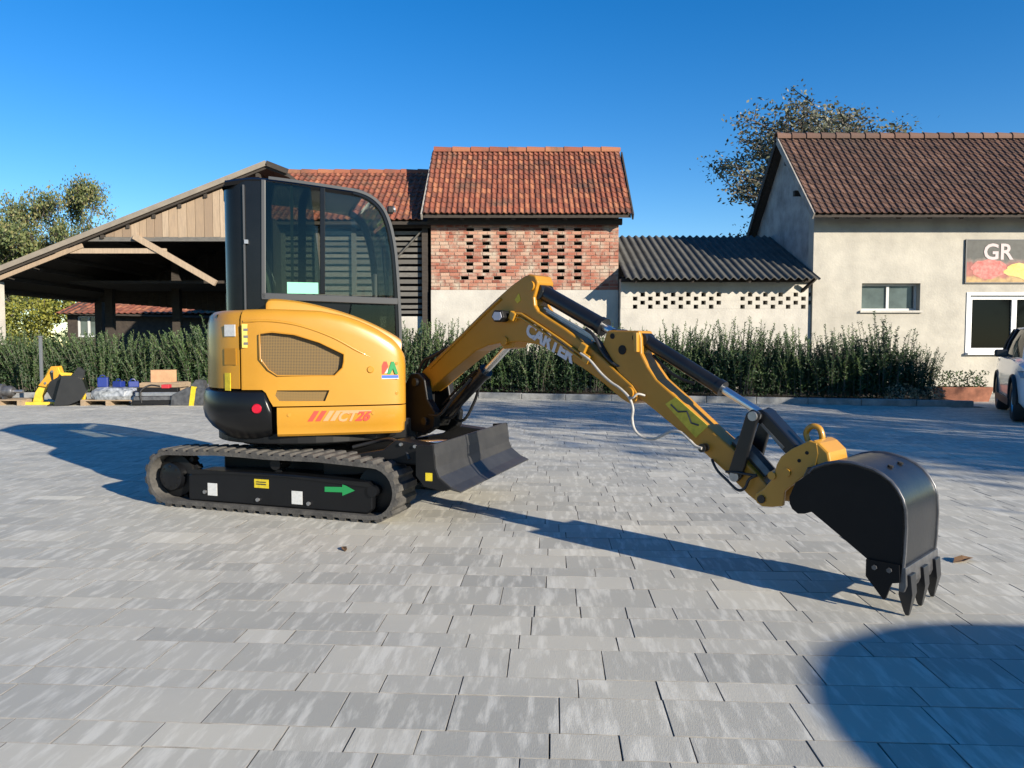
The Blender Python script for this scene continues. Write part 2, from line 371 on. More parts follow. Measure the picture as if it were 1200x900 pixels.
while y < 19.9:
    hgt = rowpat[ri % 9] if y < 9 else random.choice([0.15, 0.22, 0.27]); ri += 1
    xm = 3.0+0.80*max(y, 0)
    x = -xm-random.uniform(0, 0.3)
    while x < xm+2.0:
        L = random.choice([0.30, 0.375, 0.375, 0.44, 0.44] if hgt > 0.16 else [0.22, 0.30, 0.36, 0.42])
        L *= random.uniform(0.97, 1.03)
        cx, cy = x+L/2, y+hgt/2
        wx, wy = ca*cx-sa*cy, sa*cx+ca*cy
        if wy < (kerb_y(wx)-0.12 if wx < 9.5 else 19.6):
            tone = min(1, max(0, random.gauss(0.42, 0.22)))
            args = (x, x+L, y, y+hgt, random.uniform(-0.0022, 0.0), tone, (random.uniform(-.004, .004), random.uniform(-.004, .004)))
            if wy > 1.9 and abs(wx) < 0.70*wy+0.1 and wy < 7: cand.append((wy, args))
            else: add_stone(rest, *args)
        x += L
    y += hgt
cand.sort(key=lambda t: t[0])
for i, (d, a) in enumerate(cand):
    if i < 300:
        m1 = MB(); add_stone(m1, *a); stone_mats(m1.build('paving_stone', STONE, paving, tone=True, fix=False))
    else: add_stone(rest, *a)
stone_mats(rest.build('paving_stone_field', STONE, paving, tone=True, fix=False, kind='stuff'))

# fallen leaves on the paving
LEAFBR = mat('dry_leaf', (0.13, 0.07, 0.03), 0.8, var=0.4, vscale=30)
for (lx, ly, sc, rz) in [(2.62, 4.30, 0.085, 0.4), (-1.03, 4.55, 0.05, 1.9), (2.35, 2.95, 0.035, 0.2)]:
    m1 = MB(); pts = [(-1, 0, .02), (-.45, .34, .22), (.2, .30, .30), (1, .05, .10), (.3, -.32, .25), (-.4, -.30, .12)]
    top = [(p[0]*sc, p[1]*sc, p[2]*sc+.003) for p in pts]; bot = [(p[0], p[1], p[2]-.003) for p in top]
    c1, c2 = (0, 0, .08*sc+.003), (0, 0, .08*sc)
    m1.add(top+bot+[c1, c2], [(12, i, (i+1) % 6) for i in range(6)]+[(13, 6+(i+1) % 6, 6+i) for i in range(6)]+[(i, 6+i, 6+(i+1) % 6, (i+1) % 6) for i in range(6)])
    o = m1.build('fallen_leaf', LEAFBR, loc=(lx, ly, -0.001), rz=rz)
    tag(o, {0.085: 'curled brown dry leaf on the paving beside the bucket teeth', 0.05: 'small brown dry leaf on the paving in front of the track',
            0.035: 'tiny brown dry leaf on the paving at the rim of the round shadow'}[sc], 'leaf')

# kerb of separate stones, planting bed behind
kerb = MB(); kl = [(-18, 17.9), (-0.8, 17.9), (9.4, 15.228)]
kerb.add([(-18, 17.93, -0.03), (-0.8, 17.93, -0.03), (9.4, 15.26, -0.03), (9.4, 15.33, -0.03), (-0.8, 18.0, -0.03), (-18, 18.0, -0.03)], [(0, 1, 4, 5), (1, 2, 3, 4)])
kerb = kerb.build('kerb', JOINT); kerb['kind'] = 'structure'
for (ax, ay), (bx, by) in zip(kl, kl[1:]):
    d = Vector((bx-ax, by-ay, 0)); n = max(1, int(d.length/0.98)); d /= n
    nrm = Vector((-d.y, d.x, 0)).normalized()
    for i in range(n):
        p = Vector((ax, ay, 0))+d*i; q = p+d*0.992
        m1 = MB(); h = 0.13+random.uniform(-.006, .006)
        a = [p, q, q+nrm*0.12, p+nrm*0.12]
        m1.slab([(k.x, k.y) for k in a], -0.05, h)
        m1.build('kerb_stone', KERB, kerb, bevel=0.012)
bed = MB()
rows = []
for i in range(31):
    x = -18+i*27.4/30; yk = kerb_y(x)+0.12
    rows.append([(x, yk+t*(20.6-yk), 0.10+0.05*math.sin(x*3.1+t*9)*t*(1-t)*2+random.uniform(-.012, .012)) for t in (0, .2, .4, .6, .8, 1)])
bed.grid(rows); o = bed.build('planting_bed', SOIL, fix=False); o['kind'] = 'structure'

# ================================================================ buildings
def wall_open(mb, x0, x1, z0, z1, yf, th, holes):
    xs = sorted({x0, x1, *[h[0] for h in holes], *[h[1] for h in holes]}); zs = sorted({z0, z1, *[h[2] for h in holes], *[h[3] for h in holes]})
    for a, b_ in zip(xs, xs[1:]):
        for c, d in zip(zs, zs[1:]):
            cx, cz = (a+b_)/2, (c+d)/2
            if any(h[0] < cx < h[1] and h[2] < cz < h[3] for h in holes): continue
            mb.box((cx, yf+th/2, cz), (b_-a, th, d-c))
def tile_field(mb, x0, x1, ye, ze, yr, zr, wt, nrow, sway=0.0):
    """overlapping pantiles on a slope from eave (ye,ze) up to ridge (yr,zr)"""
    d = Vector((0, yr-ye, zr-ze)); Ls = d.length; d.normalize(); nrm = Vector((0, -d.z, d.y))
    if nrm.z < 0: nrm = -nrm
    st = Ls/nrow; nc = int((x1-x0)/wt)
    wt = (x1-x0)/nc
    for r in range(nrow):
        for c in range(nc):
            xa = x0+c*wt+random.uniform(-.008, .008)
            tone = min(1, max(0, random.gauss(0.5, 0.26)))
            base = Vector((xa, ye, ze))+d*(r*st-0.02+random.uniform(-.008, .008))
            sag = -sway*math.sin(math.pi*(c+.5)/nc)*math.sin(math.pi*(r+.5)/nrow)
            prof = [(0.0, .012), (.16, .046), (.36, .050), (.55, .020), (.78, .008), (1.02, .016)]
            lift = random.uniform(0, .007)
            row = []
            lo = [base+Vector((px*wt, 0, 0))+nrm*(h+.022+lift+sag) for px, h in prof]
            hi = [base+d*(st*1.10)+Vector((px*wt, 0, 0))+nrm*(h-.004+sag) for px, h in prof]
            bt = [p-nrm*0.02 for p in lo]
            n = len(prof)
            mb.add(bt+lo+hi, [(i, i+1, n+i+1, n+i) for i in range(n-1)]+[(n+i, n+i+1, 2*n+i+1, 2*n+i) for i in range(n-1)], tone)
def ridge_caps(x0, x1, y, z, L, r, m, parent):
    n = int((x1-x0)/L); L = (x1-x0)/n
    for i in range(n):
        m1 = MB(); xa = x0+i*L
        rows = []
        for k in range(9):
            a = math.pi*(-0.08+1.16*k/8)
            rows.append([(xa-0.02, y+math.cos(a)*r*1.12, z-.05+math.sin(a)*r*1.12), (xa+L, y+math.cos(a)*r*0.92, z-.05+math.sin(a)*r*0.92)])
        inn = [[(p[0], y+(p[1]-y)*.86, z-.05+(p[2]-z+.05)*.86) for p in q] for q in rows]
        ring = [rows[k]+[inn[k][1], inn[k][0]] for k in range(9)]
        m1.grid(ring, closed_v=True, caps=True, tone=random.uniform(0.4, 1.0))
        m1.build('ridge_tile', m, parent, tone=True)

# ---- right building
rb = empty('plastered_house', (8, 20, 0)); tag(rb, 'cream rough plastered house with brown tiled roof and a food banner', 'house')
def P(mb, name, m, **kw):
    par = kw.pop('parent', rb); base = kw.pop('base', rb)
    mb.v = [(v[0]-base.location.x, v[1]-base.location.y, v[2]-base.location.z) for v in mb.v]
    return mb.build(name, m, par, **kw)
m1 = MB(); wall_open(m1, 7.97, 19.0, -0.03, 4.95, 20.0, 0.34, [(9.27, 10.82, 2.18, 2.90), (12.14, 14.6, 1.08, 2.58)])
wall_main = P(m1, 'wall', PLASTER2)
m1 = MB(); m1.prism([(20.34, -0.03), (24.6, -0.03), (24.6, 4.9), (22.2, 7.12), (20.0, 4.96), (20.34, 4.95)], 0, 0.3)
m1.v = [(7.97+v[1], v[0], v[2]) for v in m1.v]; P(m1, 'gable_wall', PLASTER_G)
m1 = MB(); m1.box((13.6, 24.45, 2.4), (10.7, 0.3, 4.86)); P(m1, 'rear_wall', PLASTER_G)
m1 = MB(); m1.box((18.85, 22.3, 2.4), (0.3, 3.9, 4.86)); P(m1, 'end_wall', PLASTER_G)
m1 = MB(); m1.box((13.5, 21.2, 1.9), (10.4, 0.1, 3.4)); P(m1, 'room_partition', DARK_IN)
# roof: two slabs, verge boards, rafter ends, tiles
rf = MB()
for ye, ze, yr, zr in ((19.4, 4.60, 22.2, 7.22), (25.0, 4.60, 22.2, 7.22)):
    rf.add([(7.74, ye, ze), (19.2, ye, ze), (19.2, yr, zr), (7.74, yr, zr), (7.74, ye, ze-.07), (19.2, ye, ze-.07), (19.2, yr, zr-.09), (7.74, yr, zr-.09)],
           [(0,1,2,3),(7,6,5,4),(0,4,5,1),(3,2,6,7),(0,3,7,4),(1,5,6,2)])
roof = P(rf, 'roof', WOOD_D)
tl = MB(); tile_field(tl, 7.72, 19.2, 19.36, 4.62, 22.2, 7.27, 0.18, 17); P(tl, 'roof_tiles', TILE_B, parent=roof, tone=True, fix=False, kind='stuff')
tl = MB(); tile_field(tl, 7.72, 19.2, 25.04, 4.62, 22.2, 7.27, 0.45, 8)
tl.v = [(v[0], v[1], v[2]) for v in tl.v]; P(tl, 'rear_roof_tiles', TILE_B, parent=roof, tone=True, fix=False, kind='stuff')
tmp = len(bpy.data.objects)
hold = empty('t'); ridge_caps(7.7, 19.2, 22.2, 7.33, 0.42, 0.15, TILE_B, hold)
for c in list(hold.children):
    c.data.transform(Matrix.Translation((-8, -20, 0))); c.parent = roof
bpy.data.objects.remove(hold)
for ye in (19.36, 25.04):
    m1 = MB(); m1.beam((7.70, ye, 4.55), (7.70, 22.2, 7.24), 0.035, 0.17); P(m1, 'verge_board', mat('pale_verge', (0.36, 0.33, 0.29), 0.9, var=.4, vscale=4) if ye < 20 else WOOD_D, parent=roof)
for i in range(14):
    x = 8.35+i*0.8; m1 = MB(); m1.beam((x, 19.46, 4.545), (x, 20.3, 5.33), 0.10, 0.12); P(m1, 'rafter_end', WOOD_D, parent=roof)
for z, yy in ((5.3, 20.9), (6.3, 21.6)):
    m1 = MB(); m1.box((7.86, yy, z+.13), (0.22, 0.12, 0.14)); P(m1, 'purlin_end', WOOD_D, parent=roof)
# windows
def window(x0, x1, z0, z1, yf, fr, panes, m, mp, par, base, fw=0.06):
    f = MB(); f.box(((x0+x1)/2, yf, z0+fw/2), (x1-x0, .07, fw)); f.box(((x0+x1)/2, yf, z1-fw/2), (x1-x0, .07, fw))
    f.box((x0+fw/2, yf, (z0+z1)/2), (fw, .07, z1-z0-2*fw)); f.box((x1-fw/2, yf, (z0+z1)/2), (fw, .07, z1-z0-2*fw))
    w = P(f, 'window', m, parent=par, base=base)
    n = panes; wd = (x1-x0-2*fw)/n
    for i in range(1, n):
        k = MB(); k.box((x0+fw+i*wd, yf-.004, (z0+z1)/2), (fw*1.3, .066, z1-z0-2*fw)); P(k, 'mullion', m, parent=w, base=base)
    for i in range(n):
        k = MB(); k.box((x0+fw+(i+.5)*wd, yf+.012, (z0+z1)/2), (wd-(fw*.9 if n > 1 else 0), .012, z1-z0-2*fw)); P(k, 'pane', mp, parent=w, base=base)
    return w
window(9.275, 10.815, 2.185, 2.895, 20.22, None, 2, mat('grey_window_frame', (0.48, 0.49, 0.48), 0.5), WIN_GLASS2, rb, rb, 0.055)
m1 = MB(); m1.box((10.045, 19.985, 2.15), (1.66, 0.11, 0.055)); P(m1, 'sill', PLASTER)
w2 = window(12.145, 14.595, 1.085, 2.575, 20.10, None, 2, WHITE_PVC, WIN_GLASS, rb, rb, 0.10)
m1 = MB(); m1.box((13.37, 19.97, 1.04), (2.6, 0.16, 0.06)); P(m1, 'sill', WHITE_PVC)
for (x0, x1, z0, z1) in ((12.05, 12.139, 1.0, 2.66), (12.139, 14.7, 2.58, 2.66)):
    m1 = MB(); m1.box(((x0+x1)/2, 19.993, (z0+z1)/2), (x1-x0, .03, z1-z0)); P(m1, 'window_surround', WHITE_PVC)
# food banner on the wall
def banner_mat():
    m = mat('banner_print', (0.1, 0.1, 0.09), 0.6); nt = m.node_tree; L = nt.links; b = nt.nodes['Principled BSDF']
    tc = [n for n in nt.nodes if n.type == 'TEX_COORD'][0]
    sp = nd(nt, 'ShaderNodeSeparateXYZ'); n1 = nd(nt, 'ShaderNodeTexNoise', Scale=3.2, Detail=4.0); n2 = nd(nt, 'ShaderNodeTexNoise', Scale=9.0, Detail=5.0)
    L.new(tc.outputs['Object'], sp.inputs[0]); L.new(tc.outputs['Object'], n1.inputs['Vector']); L.new(tc.outputs['Object'], n2.inputs['Vector'])
    h = nd(nt, 'ShaderNodeMath', operation='MULTIPLY_ADD'); h.inputs[1].default_value = 0.55; L.new(n1.outputs['Fac'], h.inputs[0]); L.new(sp.outputs[2], h.inputs[2])
    r = nd(nt, 'ShaderNodeValToRGB'); cr = r.color_ramp
    mr = nd(nt, 'ShaderNodeMapRange'); mr.inputs[1].default_value = 0.12; mr.inputs[2].default_value = 1.35; L.new(h.outputs[0], mr.inputs[0])
    while len(cr.elements) < 6: cr.elements.new(0.5)
    for e, (p_, c) in zip(cr.elements, [(0, (.40, .24, .07)), (.20, (.42, .27, .10)), (.30, (.34, .10, .07)), (.50, (.28, .06, .05)), (.58, (.16, .12, .10)), (.66, (.045, .048, .042))]): e.position = p_; e.color = (*c, 1)
    L.new(mr.outputs[0], r.inputs[0])
    mx = nd(nt, 'ShaderNodeMix', data_type='RGBA', blend_type='MULTIPLY'); mx.inputs[0].default_value = 0.6
    r2 = nd(nt, 'ShaderNodeValToRGB'); r2.color_ramp.elements[0].position = .3; r2.color_ramp.elements[0].color = (.35, .3, .28, 1); r2.color_ramp.elements[1].position = .62
    L.new(n2.outputs['Fac'], r2.inputs[0]); L.new(r.outputs[0], mx.inputs[6]); L.new(r2.outputs[0], mx.inputs[7]); L.new(mx.outputs[2], b.inputs['Base Color'])
    return m
bn = empty('food_banner', (12.0, 19.97, 2.92)); tag(bn, 'printed banner of ham and cheese with white lettering on the cream wall', 'banner')
m1 = MB(); m1.box((13.6, 19.975, 3.47), (3.2, 0.018, 1.10)); P(m1, 'panel', banner_mat(), parent=bn, base=bn)
m1 = MB()
for c, d in (((13.6, 19.972, 4.035), (3.26, .035, .03)), ((13.6, 19.972, 2.905), (3.26, .035, .03)), ((11.985, 19.972, 3.47), (.03, .035, 1.1)), ((15.215, 19.972, 3.47), (.03, .035, 1.1))): m1.box(c, d)
P(m1, 'frame', CAB_GREY, parent=bn, base=bn)
LETW = mat('banner_lettering', (0.46, 0.38, 0.38), 0.6); PINK = mat('banner_ham', (0.36, 0.055, 0.045), 0.6, var=.8, vscale=9, color2=(0.52, 0.24, 0.20)); CHEESE = mat('banner_cheese', (0.50, 0.37, 0.06), 0.6, var=.6, vscale=8, color2=(0.58, 0.50, 0.22))
def blob(cx, cz, rx, rz, m, name, dy, seed):
    random.seed(seed); k = MB(); n = 22
    pr = [(cx+math.cos(2*math.pi*i/n)*rx*random.uniform(.82, 1.1), cz+math.sin(2*math.pi*i/n)*rz*random.uniform(.8, 1.1)) for i in range(n)]
    k.prism(pr, 19.966-dy-.0015, 19.966-dy+.0015); P(k, name, m, parent=bn, base=bn)
blob(12.62, 3.28, .50, .26, PINK, 'ham_print', .002, 3); blob(13.62, 3.22, .62, .22, CHEESE, 'cheese_print', .004, 4); blob(14.6, 3.3, .5, .3, CHEESE, 'cheese_print', .002, 5)
place_text('GR', 0.58, LETW, bn, (12.82-12, 19.957-19.97, 3.70-2.92), (1, 0, 0), (0, 0, 1), bold=0.012)
place_text('P', 0.66, mat('banner_pink_letter', (0.62, 0.30, 0.30), 0.6), bn, (13.72-12, 19.957-19.97, 3.70-2.92), (1, 0, 0), (0, 0, 1), bold=0.012)
random.seed(21)

# ---- brick tower
tw = empty('brick_tower', (0.35, 20.4, 0)); tag(tw, 'tall brick barn with perforated brick front and red tiled roof', 'barn')
def T(mb, name, m, **kw): kw.setdefault('parent', tw); kw['base'] = tw; return P(mb, name, m, **kw)
m1 = MB(); m1.box((0.345, 20.56, 1.36), (5.07, 0.32, 2.78)); T(m1, 'plaster_base', PLASTER)
m1 = MB(); m1.box((0.345, 20.80, 3.8), (4.9, 0.03, 2.06)); T(m1, 'shade_backing', DARK_IN)
for x in (-2.12, 2.81):
    m1 = MB(); m1.box((x, 22.4, 2.4), (0.14, 3.3, 4.8)); T(m1, 'side_wall', PLASTER)
m1 = MB(); m1.box((0.345, 24.2, 2.4), (5.07, 0.2, 4.8)); T(m1, 'rear_wall', PLASTER)
holes_x = [-1.13, -0.70, -0.24, 0.88, 1.32, 1.78]
ch = 0.0925; courses = []
bricks = []
for k in range(22):
    z0 = 2.755+k*ch; yj = 0
    segs = []
    if 2 <= k <= 20 and k % 2 == 1:
        xs = -2.19; sh = -0.15 if k == 3 else 0
        for hx in holes_x:
            h0, h1 = hx+(sh if hx < 0.5 else 0)-.10+random.uniform(-.02, .02), hx+(sh if hx < .5 else 0)+.09+random.uniform(-.02, .03)
            segs.append((xs, h0)); xs = h1
        segs.append((xs, 2.88))
    else: segs = [(-2.19, 2.88)]
    for a, b_ in segs:
        n = max(1, round((b_-a)/0.255)); w = (b_-a)/n
        off = 0 if len(segs) > 1 else (0.13 if (k//2) % 2 else 0)
        cuts = [a]+[a+off+i*w for i in range(1 if off == 0 else 0, n)]+[b_]
        cuts = sorted(set(round(c, 4) for c in cuts if a <= c <= b_))
        for c, d in zip(cuts, cuts[1:]):
            if d-c > .03: bricks.append((c, d, z0))
mor = MB()
for k in range(22):
    segs = []
# mortar bed behind the brick faces, open at the perforations
mh = []
for k in range(22):
    if 2 <= k <= 20 and k % 2 == 1:
        for hx in holes_x: 
            sh = -0.15 if (k == 3 and hx < .5) else 0
            mh.append((hx+sh-.105, hx+sh+.10, 2.755+k*ch+.004, 2.755+(k+1)*ch-.004))
zed = [2.75]+[2.755+k*ch for k in range(1, 22)]+[4.80]
for a, c in zip(zed, zed[1:]):
    hs = sorted([h for h in mh if h[2] < (a+c)/2 < h[3]])
    xs = -2.185
    for h in hs: mor.box(((xs+h[0])/2, 20.58, (a+c)/2), (h[0]-xs, .30, c-a)); xs = h[1]
    mor.box(((xs+2.875)/2, 20.58, (a+c)/2), (2.875-xs, .30, c-a))
T(mor, 'mortar', MORTAR)
bricks.sort(key=lambda q: q[2]); br = MB()
for i, (c, d, z0) in enumerate(bricks):
    ins = random.uniform(-.004, .012); k = MB() if i < 300 else br
    k.box(((c+d)/2, 20.475+ins, z0+ch/2), (d-c-.016, .13, ch-.016), tone=min(1, max(0, random.gauss(.5, .3))))
    if i < 300: T(k, 'brick', BRICK, tone=True)
T(br, 'upper_bricks', BRICK, tone=True, kind='stuff')
rf = MB()
for ye, ze in ((19.9, 4.68), (24.9, 4.68)):
    rf.add([(-2.33, ye, ze), (3.12, ye, ze), (3.17, 22.4, 6.90), (-2.28, 22.4, 6.90), (-2.33, ye, ze-.08), (3.12, ye, ze-.08), (3.17, 22.4, 6.82), (-2.28, 22.4, 6.82)],
           [(0,1,2,3),(7,6,5,4),(0,4,5,1),(3,2,6,7),(0,3,7,4),(1,5,6,2)])
troof = T(rf, 'roof', WOOD_D)
tl = MB(); tile_field(tl, -2.33, 3.13, 19.86, 4.70, 22.4, 6.95, 0.145, 13, sway=0.05); T(tl, 'roof_tiles', TILE_R, parent=troof, tone=True, fix=False, kind='stuff')
hold = empty('t'); ridge_caps(-2.27, 3.18, 22.4, 7.0, 0.50, 0.13, TILE_R, hold)
for c in list(hold.children): c.data.transform(Matrix.Translation((-.35, -20.4, 0))); c.parent = troof
bpy.data.objects.remove(hold)
for x, mm in ((-2.37, MATS['pale_verge']), (3.17, WOOD_D)):
    m1 = MB(); m1.beam((x, 19.86, 4.62), (x+.05, 22.4, 6.86), .04, .17); T(m1, 'verge_board', mm, parent=troof)
for i in range(8):
    x = -2.0+i*.68; m1 = MB(); m1.beam((x, 19.97, 4.60), (x, 20.7, 5.25), .10, .12); T(m1, 'rafter_end', WOOD_D, parent=troof)
m1 = MB(); m1.box((0.345, 20.30, 4.56), (5.2, .16, .16)); T(m1, 'wall_plate_beam', WOOD_D, parent=troof)

# ---- low shed wall with corrugated roof
lw = empty('low_outbuilding', (5.4, 20.4, 0)); tag(lw, 'low pale outbuilding with pierced wall and corrugated grey roof', 'outbuilding')
def Lw(mb, name, m, **kw): kw.setdefault('parent', lw); kw['base'] = lw; return P(mb, name, m, **kw)
m1 = MB(); m1.box((5.425, 20.54, 1.10), (5.07, .28, 2.26)); Lw(m1, 'wall', PLASTER)
m1 = MB(); m1.box((5.425, 20.54, 2.84), (5.07, .28, .36)); Lw(m1, 'upper_wall', PLASTER)
m1 = MB(); m1.box((5.425, 20.74, 2.5), (5.0, .03, 1.2)); Lw(m1, 'shade_backing', DARK_IN)
m1 = MB(); m1.box((5.425, 23.9, 2.2), (5.0, .15, 4.4)); Lw(m1, 'rear_wall', PLASTER)
for r in range(4):
    z0 = 2.232+r*.107; xs = 2.895
    hol = [3.28+.2*(r % 2)+i*.405 for i in range(6)]+[6.14+.2*(r % 2)+i*.405 for i in range(5)]
    for hx in hol+[7.96+.06]:
        if hx-.06-xs > .03:
            m1 = MB(); m1.box(((xs+hx-.06)/2, 20.54+random.uniform(-.004, .004), z0+.0535), (hx-.06-xs, .28, .107)); Lw(m1, 'block', PLASTER)
        xs = hx+.06
cr_ = []
for i in range(24*8+1):
    x = 2.93+i*(5.02/192); a = math.sin(i/8*2*math.pi)*.034
    cr_.append([(x, 19.76, 2.98+a), (x, 23.7, 4.62+a)])
m1 = MB(); m1.grid(cr_); low = [[(p[0], p[1], p[2]-.012) for p in r] for r in cr_]; m1.grid(low)
m1.grid([[cr_[i][0], low[i][0]] for i in range(len(cr_))])
lroof = Lw(m1, 'corrugated_roof', CORR, smooth=60)
for i in range(7):
    x = 3.2+i*.74; m1 = MB(); m1.beam((x, 19.9, 2.93), (x, 23.6, 4.47), .08, .10); Lw(m1, 'rafter', WOOD_D, parent=lroof)
m1 = MB(); m1.box((5.425, 20.33, 2.985), (5.07, .12, .10)); Lw(m1, 'wall_plate_beam', WOOD_D, parent=lroof)
lw.location.y -= .32
m1 = MB(); m1.beam((7.93, 19.72, 3.0), (7.55, 20.39, 2.45), .07, .07); Lw(m1, 'corner_brace', WOOD_D, parent=lroof)

# ---- slatted barn with red tiles
sb = empty('slatted_barn', (-4.6, 21.4, 0)); tag(sb, 'low barn with grey horizontal slat front and red tiled roof', 'barn')
def S(mb, name, m, **kw): kw.setdefault('parent', sb); kw['base'] = sb; return P(mb, name, m, **kw)
m1 = MB(); m1.box((-4.3, 21.9, 2.3), (4.1, .05, 4.6)); S(m1, 'shade_backing', DARK_IN)
m1 = MB(); m1.box((-4.3, 21.5, 1.0), (4.0, .2, 2.1)); S(m1, 'plaster_base', PLASTER)
z = 2.12; i = 0
while z < 4.35:
    h = random.uniform(.085, .12); m1 = MB(); m1.box((-4.28+random.uniform(-.02, .02), 21.40, z+h/2), (3.95, .03, h), tone=random.random(), m=Matrix.Rotation(random.uniform(-.004, .004), 3, 'Y'))
    S(m1, 'slat', WOOD_S, tone=True); z += h+random.uniform(.05, .085)
for x, w in ((-2.36, .16), (-3.28, .12), (-4.3, .12), (-5.3, .12), (-6.24, .14)):
    m1 = MB(); m1.box((x, 21.34 if x < -2.5 else 21.30, 2.3), (w, .09, 4.66)); S(m1, 'post', WOOD_D if x > -2.5 else WOOD_S)
m1 = MB(); m1.beam((-3.2, 21.30, 3.55), (-2.45, 21.30, 4.35), .03, .10, up=(0, 1, 0)); S(m1, 'diagonal_brace', WOOD_S)
rf = MB()
for ye in (20.95, 27.05):
    rf.add([(-6.9, ye, 4.55), (-2.25, ye, 4.55), (-2.25, 24, 6.47), (-6.9, 24, 6.47), (-6.9, ye, 4.47), (-2.25, ye, 4.47), (-2.25, 24, 6.39), (-6.9, 24, 6.39)],
           [(0,1,2,3),(7,6,5,4),(0,4,5,1),(3,2,6,7),(0,3,7,4),(1,5,6,2)])
sroof = S(rf, 'roof', WOOD_D)
tl = MB(); tile_field(tl, -6.9, -2.42, 20.91, 4.58, 24, 6.52, 0.17, 11, sway=.03); S(tl, 'roof_tiles', TILE_R, parent=sroof, tone=True, fix=False, kind='stuff')
hold = empty('t'); ridge_caps(-6.9, -2.35, 24, 6.56, 0.5, 0.12, TILE_R, hold)
for c in list(hold.children): c.data.transform(Matrix.Translation((4.6, -21.4, 0))); c.parent = sroof
bpy.data.objects.remove(hold)
m1 = MB(); m1.box((-4.3, 21.3, 4.5), (4.2, .14, .14)); S(m1, 'eave_beam', WOOD_D, parent=sroof)
m1 = MB(); m1.box((-4.3, 26.8, 2.2), (4.1, .2, 4.4)); S(m1, 'rear_wall', PLASTER)
sb.location.y -= .75

# ---- open timber shed
sh = empty('open_timber_shed', (-10, 20, 0)); tag(sh, 'large open timber shed with boarded gable and shallow roof', 'shed')
def H(mb, name, m, **kw): kw.setdefault('parent', sh); kw['base'] = sh; return P(mb, name, m, **kw)
XE, ZE, XR, ZR = -14.4, 2.80, -6.35, 5.93
def zr_(x): return ZE+(x-XE)*(ZR-ZE)/(XR-XE)
rf = MB()
for xa, za, xb, zb in ((XE, ZE, XR, ZR), (-5.8, zr_(-6.9), XR, ZR)):
    rf.add([(xa, 19.7, za), (xa, 25.9, za), (xb, 25.9, zb), (xb, 19.7, zb), (xa, 19.7, za-.10), (xa, 25.9, za-.10), (xb, 25.9, zb-.10), (xb, 19.7, zb-.10)],
           [(0,1,2,3),(7,6,5,4),(0,4,5,1),(3,2,6,7),(0,3,7,4),(1,5,6,2)])
SH_ROOF = mat('pale_roof_verge', (0.25, 0.215, 0.17), 0.9, var=.5, vscale=4, color2=(.13, .11, .09))
shr = H(rf, 'roof', WOOD_D)
m1 = MB(); m1.beam((XE, 19.66, ZE+.03), (XR, 19.66, ZR+.03), .06, .13, up=(0, -0.0, 1)); H(m1, 'verge_board', SH_ROOF, parent=shr)
m1 = MB(); m1.beam((XE+.3, 19.74, ZE-.07), (-11.2, 19.74, zr_(-11.2)-.19), .05, .11); H(m1, 'gable_rafter', WOOD, parent=shr, tone=True)
m1 = MB(); m1.beam((-5.8, 19.66, zr_(-6.9)+.03), (XR, 19.66, ZR+.03), .06, .13); H(m1, 'verge_board', WOOD_D, parent=shr)
x = -11.0
while x < -7.0:
    w = random.uniform(.17, .24); m1 = MB(); zt = zr_(x+w/2 if x+w/2 < XR else 2*XR-x-w/2)-.12
    if zt > 4.14:
        hw = w/2-.006; a = zr_(x+.006 if x < XR else 2*XR-x-.006)-.13; b_ = zr_(x+w-.006 if x+w < XR else 2*XR-x-w+.006)-.13
        yy = 19.80+random.uniform(-.008, .008)
        m1.prism([(x+.006, 4.08+random.uniform(-.01, .01)), (x+w-.006, 4.08+random.uniform(-.01, .01)), (x+w-.006, max(b_, 4.1)), (x+.006, max(a, 4.1))], yy, yy+.025, tone=random.random())
        H(m1, 'board', WOOD, tone=True)
    x += w
m1 = MB(); m1.box((-9.1, 19.86, 4.03), (4.6, .12, .11)); H(m1, 'tie_beam', WOOD_S, tone=True)
m1 = MB(); m1.box((-10.5, 19.80, 3.72), (2.9, .10, .13), tone=.8); H(m1, 'collar_beam', WOOD, tone=True)
m1 = MB(); m1.beam((-9.85, 19.76, 4.10), (-7.75, 19.76, 2.88), .10, .15, tone=.7); H(m1, 'brace', WOOD, tone=True)
for i in range(12):
    x = XE+.3+i*.68
    if x < XR: m1 = MB(); m1.beam((x, 19.75, zr_(x)-.15), (x, 25.8, zr_(x)-.15), .08, .10); H(m1, 'purlin', WOOD_D, parent=shr)
for x, yy, m_ in ((-13.62, 20.0, PLASTER), (-14.0, 25.6, WOOD_D), (-12.9, 24.2, WOOD_D), (-10.75, 24.2, WOOD_D), (-8.9, 24.2, WOOD_D), (-7.2, 20.1, WOOD_D)):
    m1 = MB(); zt = zr_(x)-.16
    m1.box((x, yy, zt/2-.025), (.24 if m_ is not PLASTER else .2, .2, zt+.05)); H(m1, 'post', m_)
x = -13.9
while x < -6.0:
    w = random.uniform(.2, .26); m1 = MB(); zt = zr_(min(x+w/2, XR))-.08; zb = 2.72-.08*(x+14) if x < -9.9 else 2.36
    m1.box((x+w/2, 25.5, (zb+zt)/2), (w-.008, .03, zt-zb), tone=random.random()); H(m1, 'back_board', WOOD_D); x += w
m1 = MB(); m1.box((-6.3, 22.8, 2.3), (.06, 5.5, 4.6)); H(m1, 'dividing_wall', WOOD_D)
m1 = MB(); m1.box((-9.7, 23.6, 3.1), (6.4, 3.2, .08)); H(m1, 'loft_floor', WOOD_D)

